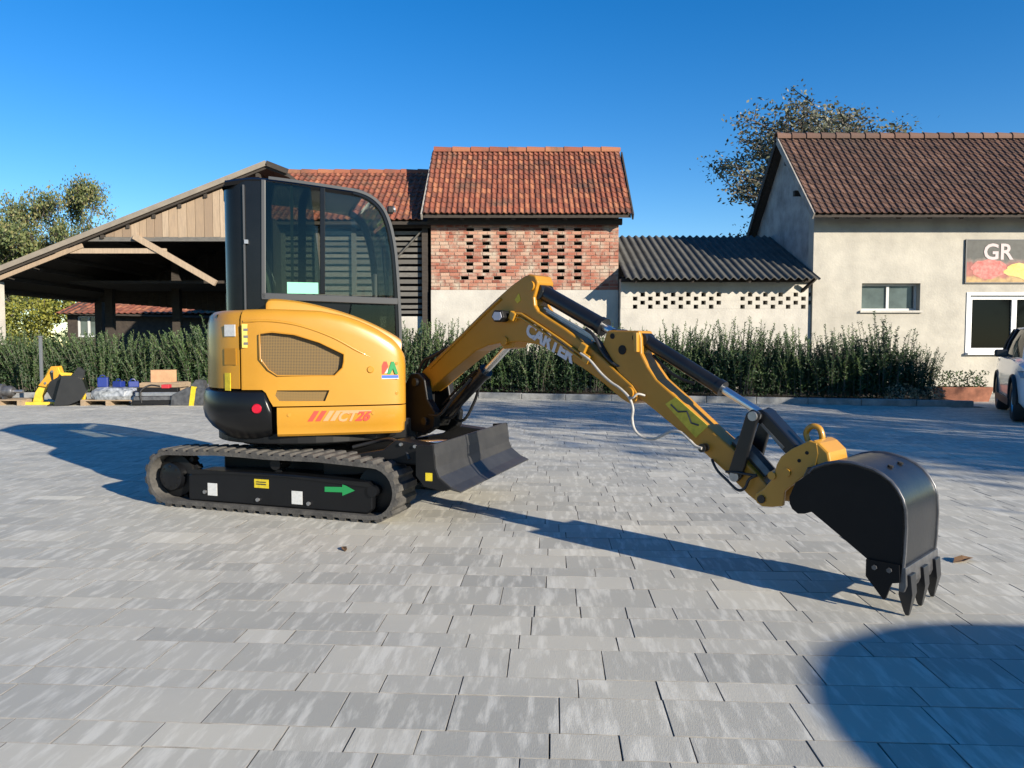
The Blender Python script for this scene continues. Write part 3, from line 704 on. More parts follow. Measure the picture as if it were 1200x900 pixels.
# ================================================================ vegetation
def leaf_quad(mb, p, size, tone, asp=0.6):
    d = Vector((random.gauss(0, 1), random.gauss(0, 1), random.gauss(0, 1))).normalized(); u = d.orthogonal().normalized()
    a = random.uniform(0, 6.28); q = Matrix.Rotation(a, 3, d); u = q @ u; w = d.cross(u)
    u *= size/2; w *= size*asp/2
    mb.add([p-u, p+w*.9-u*.1, p+u, p-w*.9-u*.1], [(0, 1, 2, 3)], tone)
def make_tree(name, label, loc, height, cr, cbase, lm, nleaf, lsize, seed, group=None, levels=4, spread=0.55, clump=0.38, asym=(0, 0)):
    random.seed(seed); root = empty(name, loc); tag(root, label, 'tree', group)
    tr = MB(); tips = []
    def branch(p, d, L, r, lev):
        n = 5; pts = [p.copy()]; q = p.copy(); dd = d.copy(); r = max(r, .022)
        for i in range(n):
            dd = (dd+Vector((random.gauss(0, .13), random.gauss(0, .13), random.gauss(0.05, .09)))).normalized(); q = q+dd*(L/n); pts.append(q.copy())
        rr = [r*(1-.62*i/n) for i in range(n+1)]
        tr.tube(pts, rr, 7 if lev < 2 else (5 if lev < 3 else 3))
        if lev >= levels: tips.extend((pts[k], lev) for k in (2, 3, 4, 5)); return
        if lev >= levels-1: tips.extend((pts[k], lev) for k in (3, 5))
        nb = random.randint(3, 4) if lev > 0 else random.randint(5, 7)
        for k in range(nb):
            t = random.uniform(.45, 1.0) if lev > 0 else random.uniform(.35, 1.0)
            i = min(n-1, int(t*n)); bp = pts[i]+(pts[i+1]-pts[i])*(t*n-i) if t < 1 else pts[-1]
            ax = Vector((random.gauss(0, 1), random.gauss(0, 1), random.gauss(0, .35))).normalized()
            nd_ = (dd*(1-spread)+ax*spread*1.25+Vector((asym[0], asym[1], .16))).normalized()
            branch(bp, nd_, L*random.uniform(.52, .78), rr[i]*.62, lev+1)
    branch(Vector((0, 0, -.1)), Vector((0, 0, 1)), height*.42, height*.024, 0)
    tr.build('trunk', BARK, root, smooth=50, fix=False)
    zs = [t[0].z for t in tips]; rs = [max(abs(t[0].x), abs(t[0].y)) for t in tips]
    lf = MB()
    per = max(1, nleaf//len(tips))
    for t, lv in tips:
        if t.z < cbase: continue
        ct = random.uniform(.1, .9); dens = random.choice([.3, .8, 1.0, 1.5])
        for k in range(int(per*dens)+1):
            p = t+Vector((random.gauss(0, clump), random.gauss(0, clump), random.gauss(0, clump*.8)))
            leaf_quad(lf, p, lsize*random.uniform(.6, 1.3), min(1, max(0, ct+random.gauss(0, .2))))
    lf.build('crown', lm, root, tone=True, fix=False)
    # bring the tree to its real height and width
    zmax = max(v.co.z for ch in root.children for v in ch.data.vertices); xmax = sorted(abs(v.co.x) for v in root.children[1].data.vertices)[-30]
    S_ = Matrix.Diagonal((cr/xmax, cr/xmax, height/zmax, 1))
    for ch in root.children: ch.data.transform(S_)
    return root
make_tree('bare_tree', 'tall sparse autumn tree rising behind the plastered house', (13.7, 30.5, -.05), 10.9, 5.8, 2.5, LEAF_A, 32000, .125, 11, levels=5, spread=.60, clump=.20, asym=(-.04, 0))
make_tree('autumn_tree', 'thin greenish autumn tree behind the timber shed ridge', (-25.0, 44, -.05), 11.4, 4.4, 3, LEAF_B, 22000, .19, 5, levels=5, clump=.26)
make_tree('autumn_tree', 'yellowing autumn tree past the low end of the timber shed', (-29.6, 42, -.05), 9.0, 3.6, 2, LEAF_B, 16000, .19, 8, levels=5, clump=.26)
# trees beyond the right side of the yard, whose shade streaks the paving
for i, (x, y_, h, r, s_) in enumerate([(13.0, 1.6, 8.8, 3.6, 31), (18.0, -1.2, 10.2, 4.0, 32), (23.5, -2.0, 10.8, 4.2, 33), (29.5, -3.0, 11.5, 4.6, 34), (36, -4, 12.0, 4.8, 35)]):
    make_tree('yard_tree', ['leafy autumn tree at the yard edge closest to the parked car', 'leafy autumn tree second along the yard edge', 'leafy autumn tree third along the yard edge', 'leafy autumn tree fourth along the yard edge', 'leafy autumn tree last along the yard edge'][i],
              (x, y_, -.05), h, r, 1.8, LEAF_B, 2700, .22, s_, group='trees along the yard edge', levels=4, clump=.40)

def shrub_mesh(seed, lean):
    random.seed(seed); mb = MB(); st = MB()
    for k in range(105):
        a = random.uniform(0, 6.28); r = .62*math.sqrt(random.random()); bx, by = math.cos(a)*r*.72, math.sin(a)*r*.6
        h = random.choice([random.uniform(.65, 1.0), random.uniform(.75, 1.12), random.uniform(1.05, 1.42)])*(1-.18*(r/.62)); ox = math.cos(a)*r*.35+lean*h*.55+random.gauss(0, .07); oy = math.sin(a)*r*.3+random.gauss(0, .05)
        tone = random.uniform(.1, .75); n = 46
        pts = []
        for i in range(n):
            t = i/(n-1); p = Vector((bx+ox*t*t, by+oy*t*t, .05+h*t)); pts.append(p)
            if t < .08: continue
            for s_ in range(2):
                d = Vector((random.gauss(0, 1), random.gauss(0, 1), .9)).normalized(); Ln = random.uniform(.035, .075)*(1.15-.5*t)
                w = d.orthogonal().normalized()*random.uniform(.007, .012)
                mb.add([p-w, p+w, p+d*Ln+w*.5, p+d*Ln-w*.5], [(0, 1, 2, 3)], min(1, max(0, tone+random.gauss(0, .12)+.18*t)))
        st.tube([pts[0], pts[n//2], pts[-1]], [.007, .005, .002], 3)
    for k in range(1500):
        a = random.uniform(0, 6.28); r = .62*random.random()**.5; z = random.uniform(.03, .75)
        leaf_quad(mb, Vector((math.cos(a)*r, math.sin(a)*r*.8, z)), .075, random.uniform(0, .4), .35)
    f = mb.mesh('foliage', fix=False, tone=True); f.materials.append(LEAF_SHRUB)
    s2 = st.mesh('stems', fix=False); s2.materials.append(BARK)
    return f, s2
variants = [shrub_mesh(100, .05), shrub_mesh(101, -.1), shrub_mesh(102, .12), shrub_mesh(103, -.28)]
random.seed(55); i = 0; x = -13.6
while x < 9.2:
    yk = kerb_y(x)+.85+random.uniform(-.10, .25); v = variants[3 if (x < -5 and random.random() < .7) else random.randrange(3)]
    r = empty('rosemary_shrub', (x, yk, .10), random.uniform(-.5, .5))
    sc = random.uniform(.98, 1.22)*(1.16 if x < -4 else (1.08 if x < 0 else 1.04))*(.86 if x > 8.3 else 1)*(.92 if x < -9 else 1); r.scale = (sc*1.05, sc, sc*random.uniform(.95, 1.12))
    side = 'plastered house' if x > 5 else ('brick tower and low outbuilding' if x > -2 else ('slatted barn' if x > -6 else 'timber shed'))
    tag(r, 'dark green upright rosemary shrub in the bed before the '+side, 'shrub', 'rosemary shrubs before the '+side)
    link('foliage', v[0], r); link('stems', v[1], r)
    x += random.uniform(.50, .66); i += 1
# pale dry low plants at the end of the bed
LEAF_DRY = leaf_mat('dry_herb_leaf', [(0, (0.16, 0.13, 0.07)), (1, (0.40, 0.34, 0.22))], .2)
for (x, y_, s_, lab) in ((8.3, 16.0, .36, 'dry straw coloured herb at the foot of the last rosemary'), (8.95, 16.05, .30, 'small pale dry herb at the end of the planting bed')):
    random.seed(int(x*10)); mb = MB()
    for k in range(420):
        a = random.uniform(0, 6.28); r = s_*math.sqrt(random.random()); leaf_quad(mb, Vector((math.cos(a)*r, math.sin(a)*r, random.uniform(.0, s_*1.1)*(1-.5*r/s_)+.01)), .07, random.random(), .4)
    st = MB()
    r0 = empty('dry_herb', (x, y_, .11)); tag(r0, lab, 'plant'); mb.build('foliage', LEAF_DRY, r0, tone=True, fix=False)
    for k in range(14):
        a = random.uniform(0, 6.28); st.tube([(0, 0, -.02), (math.cos(a)*s_*.6, math.sin(a)*s_*.6, s_*.8)], [.006, .003], 3)
    st.build('stems', BARK, r0, fix=False)
# planter trough
pt = empty('planter_trough', (10.15, 16.9, -.014)); tag(pt, 'terracotta trough with small green plants below the white framed window', 'planter')
m1 = MB(); m1.add([(-.5,-.17,0),(.5,-.17,0),(.5,.17,0),(-.5,.17,0),(-.58,-.22,.34),(.58,-.22,.34),(.58,.22,.34),(-.58,.22,.34),(-.53,-.18,.34),(.53,-.18,.34),(.53,.18,.34),(-.53,.18,.34),(-.5,-.16,.27),(.5,-.16,.27),(.5,.16,.27),(-.5,.16,.27)],
  [(3,2,1,0),(0,1,5,4),(1,2,6,5),(2,3,7,6),(3,0,4,7),(4,5,9,8),(5,6,10,9),(6,7,11,10),(7,4,8,11),(8,9,13,12),(9,10,14,13),(10,11,15,14),(11,8,12,15),(12,13,14,15)])
m1.build('trough', TERRA, pt, bevel=.01)
mb = MB(); random.seed(5)
for k in range(700):
    x = random.uniform(-.5, .5); leaf_quad(mb, Vector((x, random.uniform(-.17, .17), .28+random.random()**1.5*.42)), .075, random.uniform(.2, 1), .45)
mb.build('foliage', LEAF_SHRUB, pt, tone=True, fix=False)
# yellow green hedge beyond the shed, with a small outbuilding
random.seed(77)
for i, (x, y_, w, h) in enumerate([(-26, 36, 2.4, 4.6), (-22.4, 35.5, 2.6, 4.9), (-19.2, 36, 2.4, 4.6), (-16.2, 36.5, 2.2, 4.2)]):
    r = empty('bush', (x, y_, -.05)); tag(r, ['sunlit yellow green bush beyond the open shed, past its left eave', 'sunlit yellow green bush beyond the open shed, broadest of the row', 'sunlit yellow green bush beside the little red roofed hut', 'sunlit yellow green bush behind the little red roofed hut'][i], 'bush', 'bushes beyond the timber shed')
    mb = MB()
    lobes = [(random.gauss(0, w*.45), random.gauss(0, .5), random.uniform(.5, h*.8), random.uniform(.5, .95)) for _ in range(26)]
    for k in range(6500):
        lx, ly, lz, lr = random.choice(lobes); d = Vector((random.gauss(0, 1), random.gauss(0, 1), random.gauss(0, 1))).normalized()*lr*random.random()**.35
        leaf_quad(mb, Vector((lx, ly, max(.05, lz)))+d, .17, min(1, max(0, random.gauss(.5, .25))))
    mb.v = [(v[0], v[1], max(.05, v[2])) for v in mb.v]
    mb.build('foliage', LEAF_Y, r, tone=True, fix=False)
    st = MB()
    for k in range(7): st.tube([(random.gauss(0, .1), random.gauss(0, .1), -.05), (random.gauss(0, w*.3), random.gauss(0, .4), h*.7)], [.05, .015], 5)
    st.build('stems', BARK, r, fix=False)
ht = empty('garden_hut', (-17.0, 31.5, 0)); tag(ht, 'little hut with red tiled roof and grey window seen through the open shed', 'hut')
def Hu(mb, name, m, **kw): kw.setdefault('parent', ht); kw['base'] = ht; return P(mb, name, m, **kw)
m1 = MB(); wall_open(m1, -18.6, -11.4, -.05, 2.6, 31.5, .2, [(-18.2, -16.9, 1.6, 2.5)]); Hu(m1, 'wall', mat('dark_hut_boards', (.055, .042, .032), .9, var=.5, vscale=6))
for x in (-18.5, -11.5): m1 = MB(); m1.box((x, 32.9, 1.28), (.2, 2.6, 2.66)); Hu(m1, 'side_wall', PLASTER)
window(-18.195, -16.905, 1.605, 2.495, 31.6, None, 3, MATS['grey_window_frame'], WIN_GLASS2, ht, ht, .07)
m1 = MB(); m1.add([(-18.8, 31.1, 2.62), (-11.2, 31.1, 2.42), (-11.2, 34.4, 3.5), (-18.8, 34.4, 3.7), (-18.8, 31.1, 2.55), (-11.2, 31.1, 2.35), (-11.2, 34.4, 3.43), (-18.8, 34.4, 3.63)], [(0,1,2,3),(7,6,5,4),(0,4,5,1),(3,2,6,7),(0,3,7,4),(1,5,6,2)])
hr = Hu(m1, 'roof', WOOD_D); tl = MB(); tile_field(tl, -18.8, -11.2, 31.06, 2.56, 34.4, 3.66, .25, 9); Hu(tl, 'roof_tiles', TILE_R, parent=hr, tone=True, fix=False, kind='stuff')

# ================================================================ equipment lying along the kerb
Y_MACH = mat('yellow_attachment_paint', (0.74, 0.50, 0.05), 0.4, var=.3, vscale=5)
O_MACH = mat('orange_attachment_paint', (0.70, 0.33, 0.03), 0.4, var=.3, vscale=6)
def pallet(loc, label, w=1.1, d=.8, rz=0):
    r = empty('wooden_pallet', loc, rz); tag(r, label, 'pallet')
    for x in (-w/2+.05, 0, w/2-.05): m = MB(); m.box((x, 0, .05), (.09, d, .10)); m.build('bearer', PALLET, r)
    for k in range(6): m = MB(); m.box((0, -d/2+.06+k*(d-.12)/5, .111), (w, .09, .02)); m.build('plank', PALLET, r)
    return r
# grey post
m1 = MB(); m1.box((0, 0, .72), (.055, .055, 1.45)); m1.box((0, 0, .012), (.16, .16, .024)); m1.box((0, 0, 1.46), (.075, .075, .03))
o = m1.build('steel_post', GREY_POST, loc=(-10.5, 16.75, -.008), bevel=.004); tag(o, 'thin grey square steel post standing before the rosemary', 'post')
# yellow auger drive / quick coupler lying on frame
r = empty('auger_attachment', (-9.75, 15.95, 0)); r.scale = (.88, .88, .88); tag(r, 'yellow and orange excavator attachment frame leaning among black buckets', 'attachment')
m1 = MB(); m1.prism([(-.62,.02),(-.50,.02),(-.42,.30),(-.20,.62),(-.08,.86),(.10,.90),(.16,.78),(.02,.60),(-.10,.44),(-.26,.20),(-.30,.02),(.30,.02),(.30,.10),(-.22,.10),(-.20,.16),(-.02,.44),(-.30,.38),(-.48,.44),(-.58,.36)][:11]+[(-.30,0),(-.62,0)], -.05, .05); m1.build('hitch_plate', Y_MACH, r, bevel=.008)
m1 = MB(); m1.prism([(-.30,.46),(-.10,.70),(.02,.92),(.14,.93),(.20,.74),(.12,.58),(-.06,.42)], .07, .12); m1.prism([(-.30,.46),(-.10,.70),(.02,.92),(.14,.93),(.20,.74),(.12,.58),(-.06,.42)], -.12, -.07); m1.build('ear_plates', O_MACH, r, bevel=.006)
m1 = MB(); m1.cyl((.06, -.16, .80), (.06, .16, .80), .03); m1.cyl((-.12, -.14, .52), (-.12, .14, .52), .03); m1.build('hitch_pin', STEEL, r, smooth=40)
m1 = MB(); m1.beam((.14, 0, .74), (.66, .05, .70), .10, .08); m1.beam((.62, .05, .74), (.72, .05, .02), .08, .08); m1.build('arm_bar', Y_MACH, r, bevel=.006)
m1 = MB(); m1.box((-.18, -.14, .035), (.9, .10, .07)); m1.build('skid_foot', Y_MACH, r, bevel=.006)
# black buckets
def small_bucket(loc, rz, sc, w, label):
    r = empty('digger_bucket', loc, rz); tag(r, label, 'bucket')
    pr = [(.0, .0), (.28, .02), (.50, .12), (.60, .32), (.54, .52), (.38, .62), (.16, .62)]
    pr = [(a*sc, b_*sc) for a, b_ in pr]; inner = [(a*.95+.012, b_*.94+.012) for a, b_ in pr]
    m = MB(); m.grid([[(a, -w/2, z), (a, w/2, z)] for a, z in pr]); m.grid([[(a, -w/2, z), (a, w/2, z)] for a, z in inner])
    m.grid([[(pr[i][0], -w/2, pr[i][1]), (inner[i][0], -w/2, inner[i][1])] for i in range(7)]); m.build('shell', STEEL_BLACK, r, smooth=50)
    for s_ in (-1, 1): m = MB(); m.prism(pr, s_*w/2-.008, s_*w/2+.008); m.build('side_plate', STEEL_BLACK, r)
    for s_ in (-1, 1): m = MB(); m.prism([(.30*sc, .58*sc), (.52*sc, .50*sc), (.56*sc, .72*sc), (.44*sc, .80*sc)], s_*w*.2-.012, s_*w*.2+.012); m.build('ear', STEEL_BLACK, r)
    for k in range(4): m = MB(); m.beam((.02*sc, (k-1.5)*w*.28, .012), (-.12*sc, (k-1.5)*w*.28, .010), .05, .022); m.build('tooth', STEEL_BLACK, r)
    return r
small_bucket((-9.60, 15.75, .0), R(25), 1.0, .62, 'wide black digging bucket lying beside the yellow attachment')
small_bucket((-9.28, 16.1, .0), R(200), .95, .45, 'narrow black digging bucket standing next to the wide one')
# grey part rack at the left end
p0 = pallet((-10.75, 16.0, -.004), 'weathered pallet with grey machine parts at the end of the row', 1.0, .7)
r = empty('machine_part', (-10.85, 15.95, .117)); tag(r, 'grey ribbed gearbox part lying on the end pallet', 'part')
m1 = MB(); m1.lathe([(0, -.25), (.10, -.25), (.12, -.2), (.12, -.05), (.16, -.03), (.16, .03), (.12, .05), (.12, .2), (.09, .25), (0, .25)], (0, 0, .16), 'x'); m1.build('housing', WORN, r, smooth=40)
m1 = MB(); m1.cyl((.25, 0, .16), (.45, 0, .16), .035); m1.build('shaft', STEEL, r, smooth=40)
for s_ in (-.1, .1): m1 = MB(); m1.box((s_, 0, .03), (.05, .26, .06)); m1.build('foot', WORN, r)
# film wrapped pallet with blue containers
p1 = pallet((-8.42, 16.0, -.004), 'wooden pallet under the film wrapped blue containers', 1.15, .8)
random.seed(9)
rows = []
for zz, sx, sy in ((.122, .50, .34), (.20, .53, .36), (.30, .50, .35), (.36, .40, .28), (.375, .02, .02)):
    rows.append([(math.cos(a)*sx*random.uniform(.93, 1.05), math.sin(a)*sy*random.uniform(.93, 1.05), zz+random.uniform(-.012, .012)*(zz > .13)) for a in [2*math.pi*k/26 for k in range(26)]])
m1 = MB(); m1.grid([[(math.copysign(abs(math.cos(2*math.pi*k/26))**.5, math.cos(2*math.pi*k/26))*abs(p[0]/max(.01, abs(math.cos(2*math.pi*k/26)))) if abs(math.cos(2*math.pi*k/26)) > .01 else p[0], p[1], p[2]) for k, p in enumerate(r_)] for r_ in rows], closed_v=True, caps=True)
o = m1.build('wrapped_bundle', FILM, loc=(-8.42, 16.0, -.004)); tag(o, 'crumpled clear film wrapped bundle of parts on a pallet', 'bundle')
def canister(loc, rz, label, h=.30):
    r = empty('blue_canister', loc, rz); r.scale = (.85, .85, .8); tag(r, label, 'canister', 'blue canisters on the wrapped bundle')
    m = MB(); m.slab([(-.12, -.09), (.12, -.09), (.12, .09), (-.12, .09)], 0, h); m.build('body', BLUE_PL, r, bevel=.02)
    m = MB(); m.tube(spline([(-.08, 0, h-.01), (-.05, 0, h+.05), (.02, 0, h+.05), (.05, 0, h-.01)], 4), .014, 6); m.build('handle', BLUE_PL, r, smooth=60)
    m = MB(); m.cyl((.085, 0, h-.005), (.085, 0, h+.03), .025, 10); m.build('cap', ST_DARK, r, smooth=40)
canister((-8.72, 16.0, .365), .3, 'tall blue plastic canister on the wrapped bundle, beside the black buckets', .26)
canister((-8.36, 15.95, .368), -.2, 'low blue plastic canister in the middle of the wrapped bundle', .16)
canister((-8.10, 16.05, .362), .5, 'low blue plastic canister on the wrapped bundle, beside the cardboard box', .16)
# cardboard box on crate
p2 = pallet((-7.55, 16.45, -.004), 'wooden pallet under the plank crate', 1.1, .7)
cr = empty('plank_crate', (-7.6, 16.45, .117)); tag(cr, 'low open plank crate carrying a cardboard box', 'crate')
for zz in (.06, .17, .28):
    for s_ in (-1, 1): m1 = MB(); m1.box((0, s_*.28, zz), (.86, .018, .09)); m1.build('plank', PALLET, cr); m1 = MB(); m1.box((s_*.421, 0, zz), (.018, .541, .09)); m1.build('plank', PALLET, cr)
m1 = MB(); m1.box((0, 0, .33), (.80, .53, .018)); m1.build('lid', PALLET, cr)
for sx in (-.4, .4):
    for sy in (-.25, .25): m1 = MB(); m1.box((sx, sy, .161), (.04, .04, .32)); m1.build('corner_post', PALLET, cr)
bx = empty('cardboard_box', (-7.62, 16.42, .456)); tag(bx, 'brown cardboard box standing on the plank crate', 'box')
m1 = MB(); m1.box((0, 0, .13), (.42, .32, .26)); m1.build('carton', CARD, bx, bevel=.004)
for s_ in (-1, 1): m1 = MB(); m1.box((0, s_*.081, .2625), (.418, .155, .004)); m1.build('flap', CARD, bx)
m1 = MB(); m1.box((0, 0, .266), (.42, .05, .002)); m1.build('tape', mat('tape_brown', (.42, .27, .13), .3), bx)
# stacked grey forks / breaker on the ground
r = empty('ripper_attachment', (-7.35, 15.75, 0)); tag(r, 'stack of black and grey steel fork bars lying on the paving', 'attachment')
for k in range(4):
    m1 = MB(); m1.beam((-.55+.03*k, -.15+.02*k, .06+.09*k), (.50-.05*k, .1-.03*k, .06+.09*k), .16, .085); m1.build('bar', [BLACK, WORN, STEEL, BLACK][k], r, bevel=.01)
m1 = MB(); m1.box((.12, -.06, .40), (.16, .14, .08)); m1.build('red_block', mat('red_part', (.42, .03, .04), .45), r, bevel=.01)
m1 = MB(); m1.tube(spline([(-.35, -.18, .06), (-.36, -.2, .3), (-.2, -.12, .42), (.0, -.1, .40)], 5), .018, 7); m1.build('hose', RUBBER2, r, smooth=60)
r = empty('hydraulic_breaker', (-6.68, 15.75, 0)); tag(r, 'dark grey hydraulic breaker wrapped in film beside the counterweight', 'breaker')
m1 = MB(); m1.prism([(-.45, .0), (.40, .0), (.44, .10), (.36, .34), (-.10, .38), (-.42, .22)], -.13, .13); m1.build('body', WORN, r, bevel=.015)
m1 = MB(); m1.cyl((-.44, 0, .10), (-.85, 0, .05), .045, 12, .02); m1.build('chisel', STEEL, r, smooth=40)
m1 = MB(); m1.prism([(-.06, .37), (.28, .34), (.22, .52), (.08, .54)], -.10, -.07); m1.prism([(-.06, .37), (.28, .34), (.22, .52), (.08, .54)], .07, .10); m1.build('mounting_ears', WORN, r)
m1 = MB(); m1.box((.02, -.001, .19), (.10, .275, .42), m=Matrix.Rotation(.15, 3, 'Y')); m1.build('yellow_strap', ST_YELLOW, r)
r = empty('white_sack', (-6.45, 16.25, -.004)); tag(r, 'small white sack slumped behind the hydraulic breaker', 'sack')
random.seed(4); rows = []
for t in range(9):
    z = .48*t/8; rr = .20*(1-.35*(t/8)**2)*(1.0 if t < 8 else .1); rows.append([(math.cos(a)*rr*random.uniform(.92, 1.08), math.sin(a)*rr*.8*random.uniform(.92, 1.08), z) for a in [2*math.pi*k/16 for k in range(16)]])
m1 = MB(); m1.grid(rows, closed_v=True, caps=True); m1.build('sack_body', ST_WHITE, r, smooth=70)
m1 = MB(); m1.tube(spline([(-.03, 0, .47), (0, .02, .56), (.04, 0, .47)], 4), .02, 6); m1.build('tied_neck', ST_WHITE, r, smooth=70)

# ================================================================ car
def make_car(loc, rz, label):
    r = empty('parked_car', loc, rz); tag(r, label, 'car')
    st = [(2.10,.55,.42,.66),(2.06,.70,.34,.78),(1.95,.80,.27,.88),(1.75,.855,.24,.95),(1.4,.885,.22,1.0),(1.0,.90,.22,1.04),(.6,.905,.22,1.06),(0,.91,.22,1.06),(-1,.91,.22,1.08),(-1.6,.90,.24,1.10),(-1.95,.86,.3,1.10),(-2.08,.78,.36,1.02),(-2.14,.62,.45,.9)]
    rows = []
    for x, hw, zb, zt in st:
        half = [(0, zb), (hw*.88, zb), (hw*.98, zb+.10), (hw, zb+(zt-zb)*.5), (hw*.985, zb+(zt-zb)*.72), (hw*.95, zt-.05), (hw*.86, zt-.005), (hw*.5, zt+.02), (0, zt+.03)]
        rows.append([(x, -a, z) for a, z in half]+[(x, a, z) for a, z in half[-2:0:-1]])
    m = MB(); m.grid(rows, closed_v=True, caps=True); body = m.build('body', CAR_W, r, smooth=45)
    cut = MB()
    for x in (1.32, -1.32):
        for s_ in (-1, 1): cut.lathe([(0, s_*.62), (.40, s_*.62), (.40, s_*1.2), (0, s_*1.2)], (x, 0, .34), 'y', 32)
    carve(body, cut); body.data.set_sharp_from_angle(angle=R(40))
    # greenhouse
    bs = [(1.02, .70), (.55, .80), (-.6, .84), (-1.6, .80), (-2.0, .68)]; tp = [(.22, .52), (.10, .60), (-.6, .64), (-1.35, .62), (-1.68, .52)]
    def ring(l, z): return [(x, -y_, z) for x, y_ in l]+[(x, y_, z) for x, y_ in l[::-1]]
    m = MB(); m.grid([ring(bs, 1.05), ring([((a[0]+c[0])/2, (a[1]+c[1])/2+.02) for a, c in zip(bs, tp)], 1.32), ring(tp, 1.56)], closed_v=True); m.build('glasshouse', WIN_GLASS, r, smooth=30)
    m = MB(); tr = [(x*1.02, y_+.02) for x, y_ in tp]; m.grid([ring(tr, 1.545), ring(tr, 1.575), ring([(x*.93-.03, y_*.82) for x, y_ in tp], 1.60)], closed_v=True, caps=True); m.build('roof', CAR_W, r, smooth=60)
    for i, (a, c) in enumerate(zip(bs, tp)):
        if i == 1: continue
        for s_ in (-1, 1):
            m = MB(); m.tube([(a[0], s_*(a[1]+.004), 1.04), ((a[0]+c[0])/2, s_*((a[1]+c[1])/2+.026), 1.32), (c[0], s_*(c[1]+.008), 1.56)], .035 if i in (0, 4) else .03, 6); m.build('pillar', CAR_W if i in (0, 4) else CAR_BLK, r, smooth=60)
    for x in (1.32, -1.32):
        for s_ in (-1, 1):
            m = MB(); m.lathe([(.20, .10), (.30, .11), (.335, .08), (.34, 0), (.335, -.08), (.30, -.11), (.20, -.10)], (x, s_*.79, .34), 'y', 30); w = m.build('wheel', CAR_BLK, r, smooth=50)
            m = MB(); m.lathe([(0, .085*s_), (.05, .10*s_), (.07, .085*s_), (.19, .07*s_), (.212, .10*s_), (.212, -.05*s_), (0, -.05*s_)], (x, s_*.79, .34), 'y', 24); m.build('rim', RIM, w, smooth=35)
            m = MB(); m.tube([(x+math.cos(a)*.415, s_*.895, .34+math.sin(a)*.415) for a in [math.pi*k/14-.1*(1-k/7) for k in range(15)]], .032, 6); m.build('arch_trim', CAR_BLK, r, smooth=60)
    for s_ in (-1, 1):
        m = MB(); m.add([(2.02, s_*.50, .70), (1.86, s_*.83, .74), (1.74, s_*.862, .84), (1.96, s_*.72, .855), (2.045, s_*.50, .80), (1.95, s_*.50, .72), (1.8, s_*.76, .76), (1.7, s_*.80, .84), (1.9, s_*.66, .85), (1.95, s_*.5, .80)], [(0,1,2,3,4),(5,9,8,7,6),(0,5,6,1),(1,6,7,2),(2,7,8,3),(3,8,9,4),(4,9,5,0)])
        m.v = [(v[0]+.03, v[1]+s_*.012, v[2]) for v in m.v]; m.build('headlight', LAMP_GL, r)
        m = MB(); m.box((.62, s_*1.0, 1.12), (.16, .20, .13)); mi = m.build('mirror', CAR_BLK, r, bevel=.03); m = MB(); m.beam((.66, s_*.84, 1.06), (.64, s_*.93, 1.10), .06, .04); m.build('mirror_arm', CAR_BLK, mi)
        m = MB(); m.beam((1.0, s_*.908, .30), (-1.0, s_*.915, .30), .03, .12); m.build('sill_trim', CAR_BLK, r)
        m = MB(); m.box((-2.07, s_*.68, .88), (.10, .22, .20)); m.build('tail_light', RED_LENS, r, bevel=.02)
    m = MB(); m.slab([(1.98, -.62), (2.135, -.45), (2.14, 0), (2.135, .45), (1.98, .62)], .28, .60); m.build('lower_grille', CAR_BLK, r, bevel=.02)
    m = MB(); m.slab([(2.0, -.46), (2.125, -.42), (2.13, .42), (2.0, .46)], .66, .80); m.build('grille', CAR_BLK, r, bevel=.01)
    m = MB(); m.box((2.150, 0, .47), (.012, .50, .11)); m.build('number_plate', ST_WHITE, r)
    return r
car_dir = math.atan2(-2.23, -1.2)
cf = Vector((8.35, 12.35)); dv = Vector((math.cos(car_dir), math.sin(car_dir))); nv = Vector((-dv.y, dv.x))
cc = cf-dv*1.32+nv*0.80
make_car((cc.x, cc.y, 0), car_dir, 'white car with black wheel arch trim parked before the plastered house')
# unseen round parasol, added to cast the rounded shadow on the paving
pa = empty('shadow_caster_parasol', (5.52, -0.96, -.004)); tag(pa, 'unseen grey parasol added out of view to cast the rounded paving shadow', 'parasol')
PAR = mat('parasol_cloth', (.35, .33, .30), .85, var=.2, vscale=3)
cpf = [(r_, z_-.57) for r_, z_ in [(0.02, 2.47), (.30, 2.44), (.62, 2.37), (.95, 2.25), (1.22, 2.10), (1.45, 1.93), (1.44, 1.925), (1.20, 2.09), (.93, 2.24), (.60, 2.36), (.28, 2.43), (.02, 2.46)]]
m1 = MB(); m1.lathe(cpf, (0, 0, 0), 'z', 32); m1.build('canopy', PAR, pa, smooth=40)
m1 = MB(); m1.cyl((0, 0, .06), (0, 0, 1.95), .024, 12); m1.build('pole', GREY_POST, pa, smooth=40)
m1 = MB(); m1.lathe([(0, 0), (.30, 0), (.30, .06), (.10, .09), (.04, .22), (0, .22)], (0, 0, 0), 'z', 24); m1.build('base', KERB, pa, smooth=40)
for k in range(8):
    a = 2*math.pi*k/8; m1 = MB(); m1.beam((.03*math.cos(a), .03*math.sin(a), 1.28), (.80*math.cos(a), .80*math.sin(a), 1.71), .012, .016); m1.build('rib', GREY_POST, pa)

# ================================================================ mini excavator
ex = empty('mini_excavator', (-1.645, 6.26, 0)); tag(ex, 'yellow and black tracked mini excavator with its boom reaching over the paving', 'excavator')
TH, TU, TB = R(15), R(-18.4), R(-45)
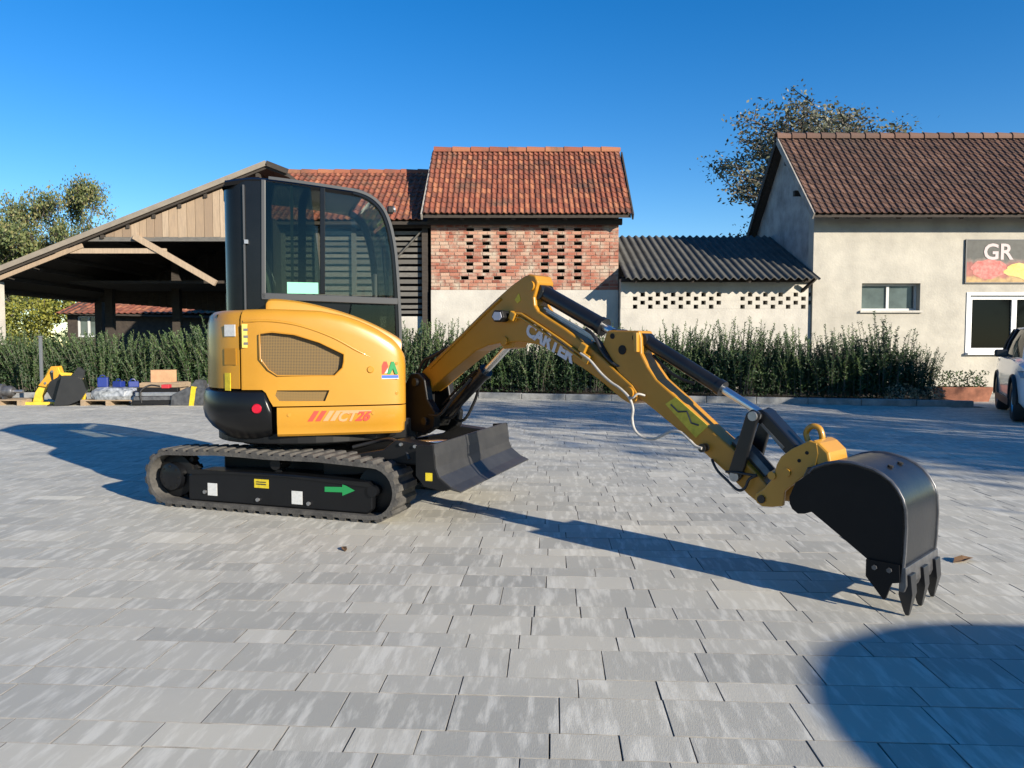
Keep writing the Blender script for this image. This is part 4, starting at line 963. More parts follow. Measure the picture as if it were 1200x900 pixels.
# ---------------- undercarriage
def track_path():
    pts = []
    rc, rr = (-.83, .228), .205; fc, fr = (.945, .222), .20
    for k in range(13): a = R(270-180*k/12); pts.append((rc[0]+math.cos(a)*rr, rc[1]+math.sin(a)*rr))
    for t in (.12, .25, .38, .5, .62, .75, .88):
        x = rc[0]+(fc[0]-rc[0])*t; pts.append((x, .433+(.422-.433)*t+.018*math.sin(t*math.pi*1.0)-.006*math.cos(t*12)))
    for k in range(13): a = R(90-180*k/12); pts.append((fc[0]+math.cos(a)*fr, fc[1]+math.sin(a)*fr))
    for t in (.15, .3, .45, .6, .75, .9): pts.append((fc[0]+(rc[0]-fc[0])*t, .0225))
    return pts
TP = track_path(); NT = len(TP)
def path_frames(pts):
    out = []
    for i in range(len(pts)):
        a, b_ = Vector(pts[i-1]), Vector(pts[(i+1) % len(pts)]); d = (b_-a).normalized(); out.append((Vector(pts[i]), d, Vector((-d.y, d.x))))
    return out
FR = path_frames(TP)
cen = Vector((.05, .22))
lug = MB(); lug.add([(-.032,-.15,-.002),(.032,-.15,-.002),(.032,.15,-.002),(-.032,.15,-.002),(-.020,-.145,.022),(.020,-.145,.022),(.020,.145,.022),(-.020,.145,.022)], [(3,2,1,0),(4,5,6,7),(0,1,5,4),(1,2,6,5),(2,3,7,6),(3,0,4,7)])
lug_me = lug.mesh('tread_lug'); lug_me.materials.append(RUBBER)
# sample positions evenly along the loop
seg = [(Vector(TP[(i+1) % NT])-Vector(TP[i])).length for i in range(NT)]; tot = sum(seg)
def at_len(s_):
    s_ %= tot
    for i in range(NT):
        if s_ <= seg[i]:
            a, b_ = Vector(TP[i]), Vector(TP[(i+1) % NT]); d = (b_-a).normalized(); return a+d*s_, d
        s_ -= seg[i]
for side in (-1, 1):
    yc = side*.625; rows = []
    for p, d, n in FR:
        n2 = n if n.dot(p-cen) > 0 else -n
        po, pi_ = p+n2*0.0, p-n2*.030
        rows.append([(po.x, yc-.15, po.y-.0), (po.x, yc+.15, po.y), (pi_.x, yc+.15, pi_.y), (pi_.x, yc-.15, pi_.y)])
    m = MB(); m.grid(rows, closed_u=True, closed_v=True); tk = m.build('rubber_track', RUBBER, ex, smooth=50, rz=TU)
    N = 50
    for k in range(N):
        p, d = at_len(tot*k/N); n = Vector((-d.y, d.x)); n = n if n.dot(p-cen) > 0 else -n
        o = link('tread_lug', lug_me, tk)
        X = Vector((d.x, 0, d.y)); Z = Vector((n.x, 0, n.y)); Yv = Z.cross(X)
        M = Matrix((X, Yv, Z)).transposed().to_4x4(); M.translation = Vector((p.x, yc, p.y)); o.matrix_local = M
    yo = yc+side*(-.0)
    o_ = -1 if side < 0 else 1
    m = MB()
    prf = [(-.66, .055), (.90, .055), (.94, .09), (.94, .255), (.90, .285), (.25, .305), (-.25, .300), (-.60, .285), (-.66, .25)]
    m.prism(prf, yc-.115, yc+.115); tf = m.build('track_frame', BLACK_GLOSS, ex, bevel=.012, rz=TU)
    m = MB(); m.prism([(-.66, .285), (-.60, .30), (.9, .285), (.95, .255), (.955, .235), (.93, .25), (.25, .285), (-.25, .28), (-.64, .262)], yc+o_*.116, yc+o_*.128); m.build('frame_flange', BLACK, tf)
    # sprocket and idler
    m = MB(); m.lathe([(0, -.06), (.10, -.06), (.165, -.05), (.165, .05), (.10, .06), (0, .06)], (-.83, yc, .228), 'y', 24); sp = m.build('sprocket', BLACK, ex, smooth=35, rz=TU)
    m = MB(); m.lathe([(0, o_*.10), (.055, o_*.10), (.105, o_*.085), (.11, o_*.03), (0, o_*.03)], (-.83, yc+o_*.03, .228), 'y', 20); m.build('drive_hub', BLACK_GLOSS, sp, smooth=35)
    for k in range(16):
        a = 2*math.pi*k/16; m = MB(); m.box((-.83+math.cos(a)*.175, yc, .228+math.sin(a)*.175), (.034, .06, .05), m=Matrix.Rotation(-a+math.pi/2, 3, 'Y')); m.build('sprocket_tooth', BLACK, sp)
    for k in range(8):
        a = 2*math.pi*k/8; m = MB(); m.cyl((-.83+math.cos(a)*.082, yc+o_*.11, .228+math.sin(a)*.082), (-.83+math.cos(a)*.082, yc+o_*.128, .228+math.sin(a)*.082), .010, 6); m.build('hub_bolt', BLACK, sp)
    m = MB(); m.lathe([(0, -.05), (.12, -.05), (.165, -.035), (.165, .035), (.12, .05), (0, .05)], (.945, yc, .222), 'y', 24); idl = m.build('idler', BLACK, ex, smooth=35, rz=TU)
    m = MB(); m.cyl((.945, yc-.13, .222), (.945, yc+.13, .222), .04, 12); m.build('idler_axle', BLACK_GLOSS, idl, smooth=35)
    for x in (-.5, -.15, .2, .55): m = MB(); m.lathe([(0, -.09), (.05, -.09), (.055, -.04), (.04, -.03), (.04, .03), (.055, .04), (.05, .09), (0, .09)], (x, yc, .085), 'y', 16); m.build('bottom_roller', BLACK, ex, smooth=35, rz=TU)
    m = MB(); m.lathe([(0, -.07), (.045, -.07), (.045, .07), (0, .07)], (.1, yc, .365), 'y', 14); tr_ = m.build('top_roller', BLACK, ex, smooth=35, rz=TU)
    m = MB(); m.box((.1, yc, .32), (.05, .06, .07)); m.build('roller_bracket', BLACK, tr_)
    if side < 0:
        ys = yc-.1165
        def dec(pts, mm, nm, dy=.0): 
            q = MB(); q.prism(pts, ys-.003-dy, ys-dy+.0005); q.build(nm, mm, tf)
        dec([(-.475, .105), (-.39, .105), (-.39, .20), (-.475, .20)], ST_WHITE, 'white_sticker')
        dec([(.275, .088), (.365, .088), (.365, .185), (.275, .185)], ST_WHITE, 'white_sticker')
        dec([(-.05, .19), (.075, .19), (.075, .255), (-.05, .255)], ST_YELLOW, 'warning_sticker')
        dec([(.555, .195), (.70, .20), (.70, .175), (.80, .218), (.70, .262), (.70, .238), (.555, .232)], ST_GREEN, 'direction_arrow')
        dec([(-.03, .215), (.055, .215), (.055, .222), (-.03, .222)], ST_DARK, 'sticker_line', .003); dec([(-.03, .232), (.055, .232), (.055, .238), (-.03, .238)], ST_DARK, 'sticker_line', .003)
        for x, z in ((-.02, .10), (.42, .10), (-.50, .13)): q = MB(); q.cyl((x, ys+.002, z), (x, ys-.014, z), .015, 6); q.build('bolt', STEEL, tf)
m = MB(); m.slab([(-.55, -.47), (.60, -.47), (.60, .47), (-.55, .47)], .19, .40); m.slab([(-.35, -.35), (.35, -.35), (.35, .35), (-.35, .35)], .38, .46); m.build('chassis', BLACK, ex, bevel=.02, rz=TU)
m = MB(); m.lathe([(0, .42), (.33, .42), (.36, .44), (.36, .50), (.33, .525), (0, .525)], (0, 0, 0), 'z', 40); m.build('slew_ring', BLACK, ex, smooth=40, rz=TU)
# dozer blade
pf = [(1.40, .575), (1.425, .578), (1.445, .50), (1.450, .42), (1.475, .36), (1.56, .295), (1.63, .268), (1.628, .258), (1.54, .275), (1.45, .335), (1.42, .40), (1.412, .50)]
m = MB(); m.prism(pf, -.775, .775); bl = m.build('dozer_blade', BLADE, ex, rz=TU, bevel=.004)
for s_ in (-1, 1):
    m = MB(); m.prism([(1.30, .565), (1.43, .575), (1.445, .42), (1.47, .35), (1.56, .285), (1.50, .262), (1.36, .29), (1.30, .36)], s_*.775-.012, s_*.775+.012); sp = m.build('blade_end_plate', BLACK, bl, bevel=.004)
m = MB(); m.prism([(1.375, .33), (1.425, .33), (1.425, .385), (1.375, .385)], -.7905, -.7875); m.build('reflector', ST_YELLOW, bl)
for x, z in ((1.10, .545), (1.21, .535)): m = MB(); m.cyl((x, -.60, z), (x, -.618, z), .012, 8); m.build('bolt', STEEL, bl)
m = MB(); m.box((1.36, 0, .43), (.10, 1.3, .16)); m.build('blade_back_beam', BLACK, bl, bevel=.01)
for s_ in (-1, 1):
    m = MB(); m.prism([(.45, .28), (.45, .40), (.95, .50), (1.05, .575), (1.33, .545), (1.33, .40), (1.05, .40), (.75, .30)], s_*.53-.07, s_*.53+.07); m.build('blade_arm', BLACK, ex, rz=TU, bevel=.012)
m = MB(); m.cyl((.35, .0, .40), (.90, 0, .47), .055); c_ = m.build('blade_cylinder', BLACK, ex, smooth=40, rz=TU)
m = MB(); m.cyl((.90, 0, .47), (1.32, 0, .50), .028); m.build('rod', CHROME, c_, smooth=40)
m = MB(); m.tube(spline([(.60, -.42, .48), (.80, -.40, .53), (.98, -.50, .56), (1.12, -.58, .50), (1.16, -.60, .44)], 5), .014, 7); m.build('blade_hose', RUBBER2, ex, smooth=60, rz=TU)

# ---------------- house body
m = MB(); oc = [(.72*math.cos(a)*(1 if math.cos(a) > 0 else 1.05), .70*math.sin(a)) for a in [2*math.pi*k/36 for k in range(36)]]
m.slab(oc, .515, .60); m.slab([(.2, -.3), (.80, -.34), (.86, -.22), (.86, .06), (.75, .2), (.2, .3)], .49, .66); m.build('slew_deck', BLACK, ex, rz=TH, bevel=.01)
right = [(.655, -.34), (.675, -.48), (.68, -.60), (.672, -.66), (.648, -.705), (.60, -.730), (.50, -.745), (.35, -.755), (.20, -.760), (.05, -.761), (-.10, -.759), (-.20, -.754), (-.30, -.745), (-.40, -.728), (-.50, -.698), (-.52, -.690)]
ZT = [(-.9, 1.505), (-.52, 1.513), (-.30, 1.518), (.04, 1.508), (.2, 1.478), (.317, 1.441), (.45, 1.383), (.582, 1.305), (.64, 1.262), (.68, 1.225)]
def normals2(pl):
    out = []
    for i in range(len(pl)):
        a = Vector(pl[max(i-1, 0)]); b_ = Vector(pl[min(i+1, len(pl)-1)]); d = (b_-a).normalized(); out.append(Vector((d.y, -d.x)))
    return out
def shell(pl, rowsf, center=Vector((0, 0))):
    nr = normals2(pl); out = []
    for (u, v), n in zip(pl, nr):
        p = Vector((u, v)); n = n if n.dot(p-center) > 0 else -n
        out.append([(p.x-n.x*ins, p.y-n.y*ins, z) for ins, z in rowsf(u, v)])
    m = MB(); m.grid(out, closed_v=True, caps=True); return m
def up_rows(u, v):
    zt = interp(u, ZT); zb = .806 if u > -.305 else (.928 if u < -.36 else .806+(.928-.806)*(-.305-u)/.055)
    return [(0, zb), (0, zb+.1), (0, zb+.3*(zt-zb)), (.0, zt-.13), (.004, zt-.07), (.012, zt-.04), (.028, zt-.016), (.05, zt-.003), (.075, zt+.001), (.13, zt+.001), (.13, zb)]
def resample(pl, n):
    P_ = [p.to_2d() if hasattr(p, 'to_2d') else Vector(p) for p in spline([(a, b_, 0) for a, b_ in pl], 4)]; return [(p.x, p.y) for p in P_]
right = resample(right, 4)
upper = shell(right, up_rows, Vector((0, -.3))).build('side_cover', Y_PAINT, ex, rz=TH)
gr = [(-.385, 1.335), (-.30, 1.348), (-.144, 1.330), (.03, 1.275), (.208, 1.187), (.205, 1.13), (.195, 1.085), (.138, 1.028), (-.268, 1.030), (-.33, 1.075), (-.384, 1.157)]
vt = [(-.272, .924), (.10, .920), (.068, .840), (-.258, .845), (-.285, .885)]
cut = MB(); cut.prism(gr, -.9, -.705); cut.prism(vt, -.9, -.725)
carve(upper, cut)
me = upper.data; me.polygons.foreach_set('use_smooth', [True]*len(me.polygons)); me.set_sharp_from_angle(angle=R(32))
m = MB(); m.prism([(x, z) for x, z in gr], -.712, -.7035); gp = m.build('grille', GRILLE, upper)
m = MB(); m.tube([(x, -.758+.05*max(0, (abs(x-.05)-.25))**1.4, z) for x, z in gr], .005, 6, closed=True); m.build('grille_rim', Y_DARK, upper, smooth=60)
m = MB(); m.prism(vt, -.730, -.7235); m.build('vent', GRILLE, upper)
def vskin(u): # outer face of the cover at u
    best = min(right, key=lambda p: abs(p[0]-u)+(0 if p[1] < -.68 else 5)); return best[1]
cl = spline([(-.50, 0, 1.425), (-.30, 0, 1.428), (-.10, 0, 1.395), (.12, 0, 1.315), (.30, 0, 1.215), (.40, 0, 1.165)], 5)
m = MB(); m.tube([(p.x, vskin(p.x)+.003, p.z) for p in cl], [.010]*(len(cl)-6)+[.010-.0014*k for k in range(6)], 8); m.build('moulding', Y_PAINT, upper, smooth=70)
for u, z in ((.60, 1.115), (.60, .89)): 
    m = MB(); m.cyl((u, vskin(u)+.01, z), (u, vskin(u)-.006, z), .012, 10); m.build('cover_bolt', Y_PAINT, upper, smooth=40)
m = MB(); m.lathe([(0, -.010), (.02, -.010), (.026, -.004), (.026, .01), (0, .01)], (.40, vskin(.40), 1.07), 'y', 16); m.build('lock', Y_PAINT, upper, smooth=40)
m = MB(); m.box((-.478, vskin(-.478)-.0015, 1.32), (.065, .004, .17), rz=R(15)); m.build('warning_sticker', ST_YELLOW, upper)
for k in range(3): m = MB(); m.box((-.478, vskin(-.478)-.0045, 1.265+k*.05), (.045, .003, .02), rz=R(15)); m.build('sticker_line', ST_DARK, upper)
lower_pl = [p for p in right if p[0] > -.296]
def low_rows(u, v): return [(.03, .583), (.012, .60), (.008, .655), (.0, .67), (0, .796), (.12, .796), (.12, .583)]
lower = shell(lower_pl, low_rows, Vector((0, -.3))).build('lower_cover', Y_PAINT, ex, rz=TH, smooth=30)
for u in (-.19, .42): m = MB(); m.cyl((u, vskin(u)+.01, .742), (u, vskin(u)-.006, .742), .013, 10); m.build('cover_bolt', Y_PAINT, lower, smooth=40)
# model marking on the lower cover: slanted bars and digits
for k, (u0, mm) in enumerate(((-.06, ST_RED), (-.005, ST_RED), (.05, ST_PINK), (.10, ST_PINK))):
    m = MB(); yv = vskin(u0)-.0035; m.prism([(u0, .692), (u0+.036, .692), (u0+.085, .768), (u0+.049, .768)], yv, yv+.0022); m.build('marking_bar', mm, lower)
m = MB(); yv = vskin(.2)-.0035; m.prism([(.165, .757), (.40, .757), (.408, .768), (.172, .768)], yv, yv+.0022); m.build('marking_bar', ST_PINK, lower)
place_text('26', .10, ST_RED, lower, (.335, vskin(.33)-.003, .720), (1, 0, 0), (0, 0, 1), shear=.45, bold=.004, name='model_number')
place_text('CT', .10, ST_PINK, lower, (.215, vskin(.22)-.003, .720), (1, 0, 0), (0, 0, 1), shear=.45, bold=.004, name='model_letters')
# emblem on the cover
yv = vskin(.52)-.0045
for pts, mm in (([(.455, 1.035), (.50, 1.13), (.522, 1.13), (.535, 1.095), (.50, 1.035)], ST_RED), ([(.525, 1.035), (.558, 1.13), (.578, 1.13), (.61, 1.035), (.585, 1.035), (.57, 1.075), (.552, 1.035)], ST_GREEN), ([(.455, 1.005), (.61, 1.005), (.61, 1.026), (.455, 1.026)], ST_BLUE), ([(.452, .998), (.613, .998), (.613, 1.004), (.452, 1.004)], ST_WHITE), ([(.508, 1.04), (.534, 1.085), (.528, 1.045)], ST_WHITE)):
    m = MB(); m.prism(pts, yv, yv+.0022); m.build('emblem', mm, upper)
# top cover between side cover and cab
rg = [(-.345, 1.575), (-.31, 1.600), (-.15, 1.590), (.011, 1.561), (.17, 1.520), (.328, 1.467), (.48, 1.400), (.60, 1.335), (.648, 1.300)]
rows = []
for u, z in [(p.x, p.z) for p in spline([(a, 0, b_) for a, b_ in rg], 4)]:
    rows.append([(u, -.638, z-.16), (u, -.634, z-.05), (u, -.622, z-.018), (u, -.595, z-.004), (u, -.55, z), (u, -.25, z+.012), (u, -.25, z-.16)])
m = MB(); m.grid(rows, closed_v=True, caps=True); m.build('top_cover', Y_PAINT, ex, rz=TH, smooth=35)
# rear hood and counterweight
rear = resample([(-.535, -.675), (-.62, -.615), (-.70, -.525), (-.765, -.40), (-.80, -.25), (-.815, -.08), (-.815, .08), (-.80, .25), (-.765, .40), (-.70, .52), (-.60, .61), (-.50, .66)], 4)
def hood_rows(u, v): return [(0, .935), (0, 1.30), (.006, 1.42), (.02, 1.475), (.05, 1.503), (.09, 1.512), (.28, 1.515), (.28, .935)]
hood = shell(rear, hood_rows).build('rear_hood', Y_PAINT, ex, rz=TH, smooth=35)
def rskin(t): 
    p = Vector(rear[t]); q = Vector(rear[t+1]); d = (q-p).normalized(); n = Vector((-d.y, d.x)); n = n if n.dot(p) > 0 else -n; return p, d, n
for t, z, h, w, mm, nm in ((3, 1.36, .085, .10, ST_WHITE, 'rear_lamp_plate'), (4, .985, .13, .055, ST_YELLOW, 'warning_sticker'), (3, 1.17, .12, .11, Y_DARK, 'service_plate')):
    p, d, n = rskin(t); m = MB(); M = Matrix(((d.x, n.x, 0), (d.y, n.y, 0), (0, 0, 1))); m.box((p.x+n.x*.002, p.y+n.y*.002, z), (w, .006, h), m=M); m.build(nm, mm, hood)
cw_pl = resample([(-.312, -.742), (-.36, -.738), (-.50, -.70), (-.60, -.64), (-.70, -.55), (-.775, -.42), (-.82, -.26), (-.84, -.08), (-.84, .08), (-.82, .26), (-.775, .42), (-.69, .54), (-.58, .63), (-.42, .69), (-.30, .70)], 4)
def cw_rows(u, v):
    k = min(1, max(0, (-.312-u)/.05)); zt = .80+.12*k
    return [(.26, .490), (.13, .560), (.045, .630), (-.005, .70), (-.018, .76), (-.014, zt-.05), (.0, zt-.012), (.02, zt), (.30, zt), (.30, .490)]
cw = shell(cw_pl, cw_rows).build('counterweight', BLACK_GLOSS, ex, rz=TH, smooth=35)
m = MB(); p_ = Vector((-.415, -.722)); m.lathe([(0, -.016), (.030, -.016), (.036, -.008), (.036, .012), (0, .012)], (0, 0, 0), 'y', 20)
M = Matrix.Rotation(R(-12), 3, 'Z'); m.v = [tuple(M @ Vector(v)+Vector((-.415, -.742, .792))) for v in m.v]; m.build('red_reflector', RED_LENS, cw, smooth=40)
m = MB(); m.slab([(-.48, -.46), (.60, -.60), (.60, .60), (-.48, .46)], .60, .90); m.slab([(-.70, -.5), (-.1, -.60), (-.1, .60), (-.70, .5)], .88, 1.48); m.build('engine_block', BLACK, ex, rz=TH)
m = MB(); m.prism([(-.1, .9), (.60, .9), (.60, 1.18), (.45, 1.30), (-.1, 1.45)], -.60, -.28); m.build('tank', BLACK, ex, rz=TH)

# ---------------- cab
VR, VL = -.20, .74
SKEW = -.10                                     # left side of the cab front stands further back
prof = [(-.66, 2.545), (-.50, 2.575), (-.38, 2.580), (-.10, 2.560), (.227, 2.528), (.36, 2.512), (.45, 2.482), (.52, 2.435), (.575, 2.37), (.615, 2.28), (.645, 2.16), (.668, 2.00), (.685, 1.75), (.695, 1.50), (.70, 1.25)]
PS = [(p.x, p.z) for p in spline([(a, 0, b_) for a, b_ in prof], 4)]
def side_pt(u, z, v): t = (v-VR)/(VL-VR); k = max(0, min(1, (u-.0)/.6)); return (u+SKEW*t*k, v, z)
cab = None
# roof: thick slab along the profile top
top = [p for p in PS if p[0] < .60 and p[1] > 2.30]
rows = []
for u, z in top:
    fall = .012
    rows.append([side_pt(u, z-fall-.045, VR+.01), side_pt(u, z-fall-.02, VR-.004), side_pt(u, z-.012, VR+.02), side_pt(u, z, VR+.08), side_pt(u, z+.012, .27), side_pt(u, z, VL-.08), side_pt(u, z-.012, VL-.02), side_pt(u, z-fall-.02, VL+.004), side_pt(u, z-fall-.045, VL-.01), side_pt(u-.03, z-.06, VL-.06), side_pt(u-.03, z-.06, VR+.06)])
front_cut = [k for k, (u, z) in enumerate(top) if u < .40]
m = MB(); m.grid([rows[k] for k in front_cut], closed_v=True, caps=True); cab = m.build('cab', CAB_BLACK, ex, rz=TH, smooth=40)
# rear corner panels and back wall
def corner(side):
    v0 = VR if side < 0 else VL
    pl = [(-.375, v0+.004*side)]
    for k in range(9): a = R(90*k/8); pl.append((-.50-.18*math.sin(a), v0-side*(.18-.18*math.cos(a))))
    return pl
rc = corner(-1); lc = corner(1)
wall_pl = rc+lc[::-1]
def bw_rows(u, v): zt = interp(u, prof[:4])-.02; return [(0, 1.34), (0, zt-.02), (.02, zt), (.04, zt), (.04, 1.34)]
for nm, pl in (('rear_corner_panel', rc), ('rear_corner_panel', lc)):
    shell(pl, bw_rows, Vector((-.3, .27))).build(nm, CAB_BLACK, cab, smooth=40)
m = MB(); m.box((-.665, .27, 1.50), (.045, .56, .34)); m.box((-.665, .27, 2.47), (.045, .56, .13)); m.build('rear_wall', CAB_BLACK, cab)
m = MB(); m.box((-.668, .27, 2.035), (.006, .56, .74)); m.build('rear_window', CAB_GLASS, cab)
m = MB(); m.box((-.52, VR-.012, 1.95), (.014, .02, 1.10)); m.build('corner_seam', CAB_GREY, cab); 
m = MB(); m.box((-.505, VR-.02, 2.06), (.03, .03, .03)); m.build('hinge', STEEL, cab)
# pillars
def sweep(pts, w, d):
    m = MB(); rows = []
    for i, p in enumerate(pts):
        a = Vector(pts[max(i-1, 0)]); b_ = Vector(pts[min(i+1, len(pts)-1)]); t = (b_-a).normalized(); y_ = Vector((0, 1, 0)); n = t.cross(y_).normalized(); p = Vector(p)
        rows.append([p+n*w/2+y_*d/2, p+n*w/2-y_*d/2, p-n*w/2-y_*d/2, p-n*w/2+y_*d/2])
    m.grid(rows, closed_v=True, caps=True); return m
ap = [(u, z) for u, z in PS if u > .33]
for nm, v in (('front_pillar', VR+.02), ('front_pillar', VL-.02)):
    sweep([side_pt(u-.02, z-.02, v) for u, z in ap], .055, .06).build(nm, CAB_BLACK, cab, bevel=.008)
m = sweep([side_pt(u-.01, z-.012, VR-.013) for u, z in PS if u > -.36], .022, .012); m.build('door_seal', CAB_GREY, cab)
m = MB(); m.beam(side_pt(.37, 2.49, VR+.04), side_pt(.37, 2.49, VL-.04), .07, .05); m.build('front_header', CAB_BLACK, cab, bevel=.008)
m = MB(); m.beam(side_pt(.66, 1.63, VR+.03), side_pt(.66, 1.63, VL-.03), .05, .05); m.build('front_crossbar', CAB_BLACK, cab, bevel=.008)
for v, nm in ((VR, 'side'), (VL, 'door')):
    s_ = -1 if v == VR else 1
    m = MB(); m.beam((-.40, v, 1.64), side_pt(.67, 1.615, v), .035, .055); m.build(nm+'_rail', CAB_GREY if s_ < 0 else CAB_BLACK, cab, bevel=.006)
    m = MB(); m.beam((-.385, v, 1.62), (-.372, v, 2.55), .035, .035); m.build(nm+'_rear_post', CAB_GREY if s_ < 0 else CAB_BLACK, cab, bevel=.006)
    if s_ < 0:
        m = MB(); m.beam((.068, v+.006, 1.665), (.078, v+.006, 2.515), .028, .04); m.build('sash_post', CAB_BLACK, cab, bevel=.004)
        m = MB(); m.beam((-.165, v+.012, 1.665), (-.16, v+.012, 2.53), .012, .022); m.build('sash_edge', CAB_GREY, cab)
    else: m = MB(); m.beam((-.10, v, 1.665), (-.09, v, 2.52), .03, .07); m.build('door_post', CAB_BLACK, cab, bevel=.004)
def pane_poly(u0, u1, zb=1.665):
    t = [(u, z-.035) for u, z in PS if u0 < u < u1 and z > zb+.05]
    return [(u0, zb)]+[(u0, interp(u0, PS)-.035)]+t+([(u1, zb)] if u1 < .6 else [(.665, zb)])
m = MB(); m.prism(pane_poly(-.37, .07), VR+.000, VR+.005); m.build('fixed_window', CAB_GLASS, cab)
m = MB(); m.prism(pane_poly(.08, .66), VR+.012, VR+.017); m.build('sliding_window', CAB_GLASS2, cab)
m = MB(); m.prism([(u+SKEW*max(0, min(1, u/.6)), z) for u, z in pane_poly(-.37, .655)], VL-.004, VL+.001); m.build('door_window', CAB_GLASS2, cab)
m = MB(); m.prism([(.27, 1.42), (.30, 1.585), (.66, 1.58), (.672, 1.30), (.50, 1.345)], VR-.002, VR+.003); m.build('lower_window', CAB_GLASS, cab)
m = MB(); m.prism([(-.36, 1.34), (-.36, 1.615), (.29, 1.60), (.255, 1.41), (.50, 1.335), (.68, 1.28), (.69, .64), (-.36, .64)], VR+.02, VR+.045); m.build('lower_side_wall', CAB_BLACK, cab)
m = MB(); m.prism([(u+SKEW*max(0, min(1, u/.6)), z) for u, z in [(-.36, .64), (-.36, 1.62), (.66, 1.62), (.69, .64)]], VL-.035, VL-.01); m.build('door_panel', CAB_BLACK, cab)
# windscreen
rows = [[side_pt(u-.015, z-.01, VR+.05), side_pt(u-.015, z-.01, VL-.05)] for u, z in ap if z < 2.47]
m = MB(); m.grid(rows); rows2 = [[(p[0]-.005, p[1], p[2]-.002) for p in r_] for r_ in rows]; m.grid(rows2); m.build('windscreen', CAB_GLASS2, cab, smooth=60)
m = MB(); a = side_pt(.655, 1.66, .2); m.tube(spline([a, side_pt(.648, 1.85, .22), side_pt(.635, 2.1, .25)], 4), .008, 6); m.build('wiper', BLACK, cab)
m = MB(); m.prism([(-.205, 1.665), (.035, 1.665), (.035, 1.755), (-.205, 1.755)], VR-.006, VR-.004); m.build('mint_notice', MINT, cab)
m = MB(); m.box((.585+.03, VR-.0, 2.36), (.05, .06, .06)); wl = m.build('work_lamp', BLACK, cab, bevel=.01)
m = MB(); m.cyl((.64, VR, 2.365), (.655, VR, 2.37), .026, 12); m.build('lamp_lens', STEEL, wl)
# interior
m = MB(); m.box((-.12, .27, 1.28), (.50, .48, .16)); m.build('seat_base', CAB_BLACK, cab, bevel=.05)
m = MB(); m.prism([(-.42, 1.34), (-.26, 1.34), (-.33, 1.80), (-.40, 2.02), (-.50, 2.02), (-.50, 1.7)], .06, .48); m.build('seat_back', CAB_GREY, cab, bevel=.05, seg=3)
m = MB(); m.box((-.12, .27, .92), (.52, .5, .56)); m.build('seat_plinth', CAB_BLACK, cab)
for v in (.0, .54):
    m = MB(); m.tube(spline([(.12, v, 1.30), (.14, v, 1.45), (.10, v, 1.58)], 4), .014, 7); cl_ = m.build('control_lever', BLACK, cab, smooth=60)
    m = MB(); m.lathe([(0, 1.56), (.02, 1.56), (.028, 1.60), (.024, 1.66), (0, 1.675)], (.10, v, 0), 'z', 10); m.build('knob', BLACK, cl_, smooth=60)
    m = MB(); m.box((-.06, v, 1.22), (.40, .13, .22)); m.build('console', CAB_BLACK, cab, bevel=.03)
for v in (.18, .36): m = MB(); m.tube([(.48, v, .64), (.46, v, 1.15)], .012, 6); m.build('travel_lever', BLACK, cab)
m = MB(); m.box((.1, .27, .63), (1.05, .86, .03)); m.build('floor', BLACK, cab)
m = MB(); m.box((.50, .0, 1.74), (.03, .16, .22)); m.build('display_panel', CAB_GREY, cab, bevel=.01)

# ---------------- boom frame, x forward, measured from the swing post
KB = Vector((-.718+1.645, 6.232-6.26, 0)); SB = 3.79
def B(pts): return [(SB-s_, z) for s_, z in pts]
def bp(s_, z, y=0): return (SB-s_, y, z)
def bb(mb, name, m, parent=None, **kw):
    if parent is None: return mb.build(name, m, ex, rz=TB, loc=KB, **kw)
    return mb.build(name, m, parent, **kw)
m = MB(); m.prism(B([(4.0, .56), (3.62, .54), (3.50, .60), (3.48, .72), (3.58, .82), (3.62, .98), (3.70, 1.03), (3.80, 1.02), (3.88, .93), (3.98, .90)]), -.15, -.085); m.prism(B([(4.0, .56), (3.62, .54), (3.50, .60), (3.48, .72), (3.58, .82), (3.62, .98), (3.70, 1.03), (3.80, 1.02), (3.88, .93), (3.98, .90)]), .085, .15)
m.box(bp(3.88, .74), (.22, .2, .34)); sw = bb(m, 'swing_bracket', BLACK, bevel=.012)
m = MB(); m.cyl(bp(3.90, .50), bp(3.90, .95), .075, 20); bb(m, 'swing_pin', BLACK, sw, smooth=40)
for s_, z in ((3.72, .955), (3.60, .645)): m = MB(); m.cyl(bp(s_, z, -.175), bp(s_, z, .175), .032, 16); bb(m, 'pivot_pin', STEEL_BLACK, sw, smooth=40)
m = MB(); m.box((.78, -.13, .74), (.20, .30, .36)); m.box((.70, -.13, .60), (.30, .34, .10)); m.build('swing_mount', BLACK, ex, rz=TH, bevel=.015)
boom_p = [(3.80, .93), (3.785, 1.0), (3.70, 1.06), (3.45, 1.215), (3.229, 1.352), (3.04, 1.475), (2.851, 1.592), (2.70, 1.678), (2.58, 1.733), (2.52, 1.748), (2.465, 1.735), (2.438, 1.688), (2.455, 1.635), (2.475, 1.585), (2.468, 1.53), (2.435, 1.488), (2.36, 1.448), (2.191, 1.364), (2.03, 1.272), (1.865, 1.168), (1.74, 1.075), (1.64, 1.005), (1.60, .955), (1.605, .905), (1.65, .885), (1.72, .915), (1.80, .968), (1.90, 1.03), (2.041, 1.105), (2.20, 1.175), (2.345, 1.232), (2.47, 1.262), (2.62, 1.275), (2.806, 1.270), (2.95, 1.250), (3.084, 1.208), (3.35, 1.06), (3.60, .915), (3.68, .875), (3.76, .88)]
m = MB(); m.prism(B(boom_p), -.085, .085); boom = bb(m, 'boom', Y_DARK, bevel=.010)
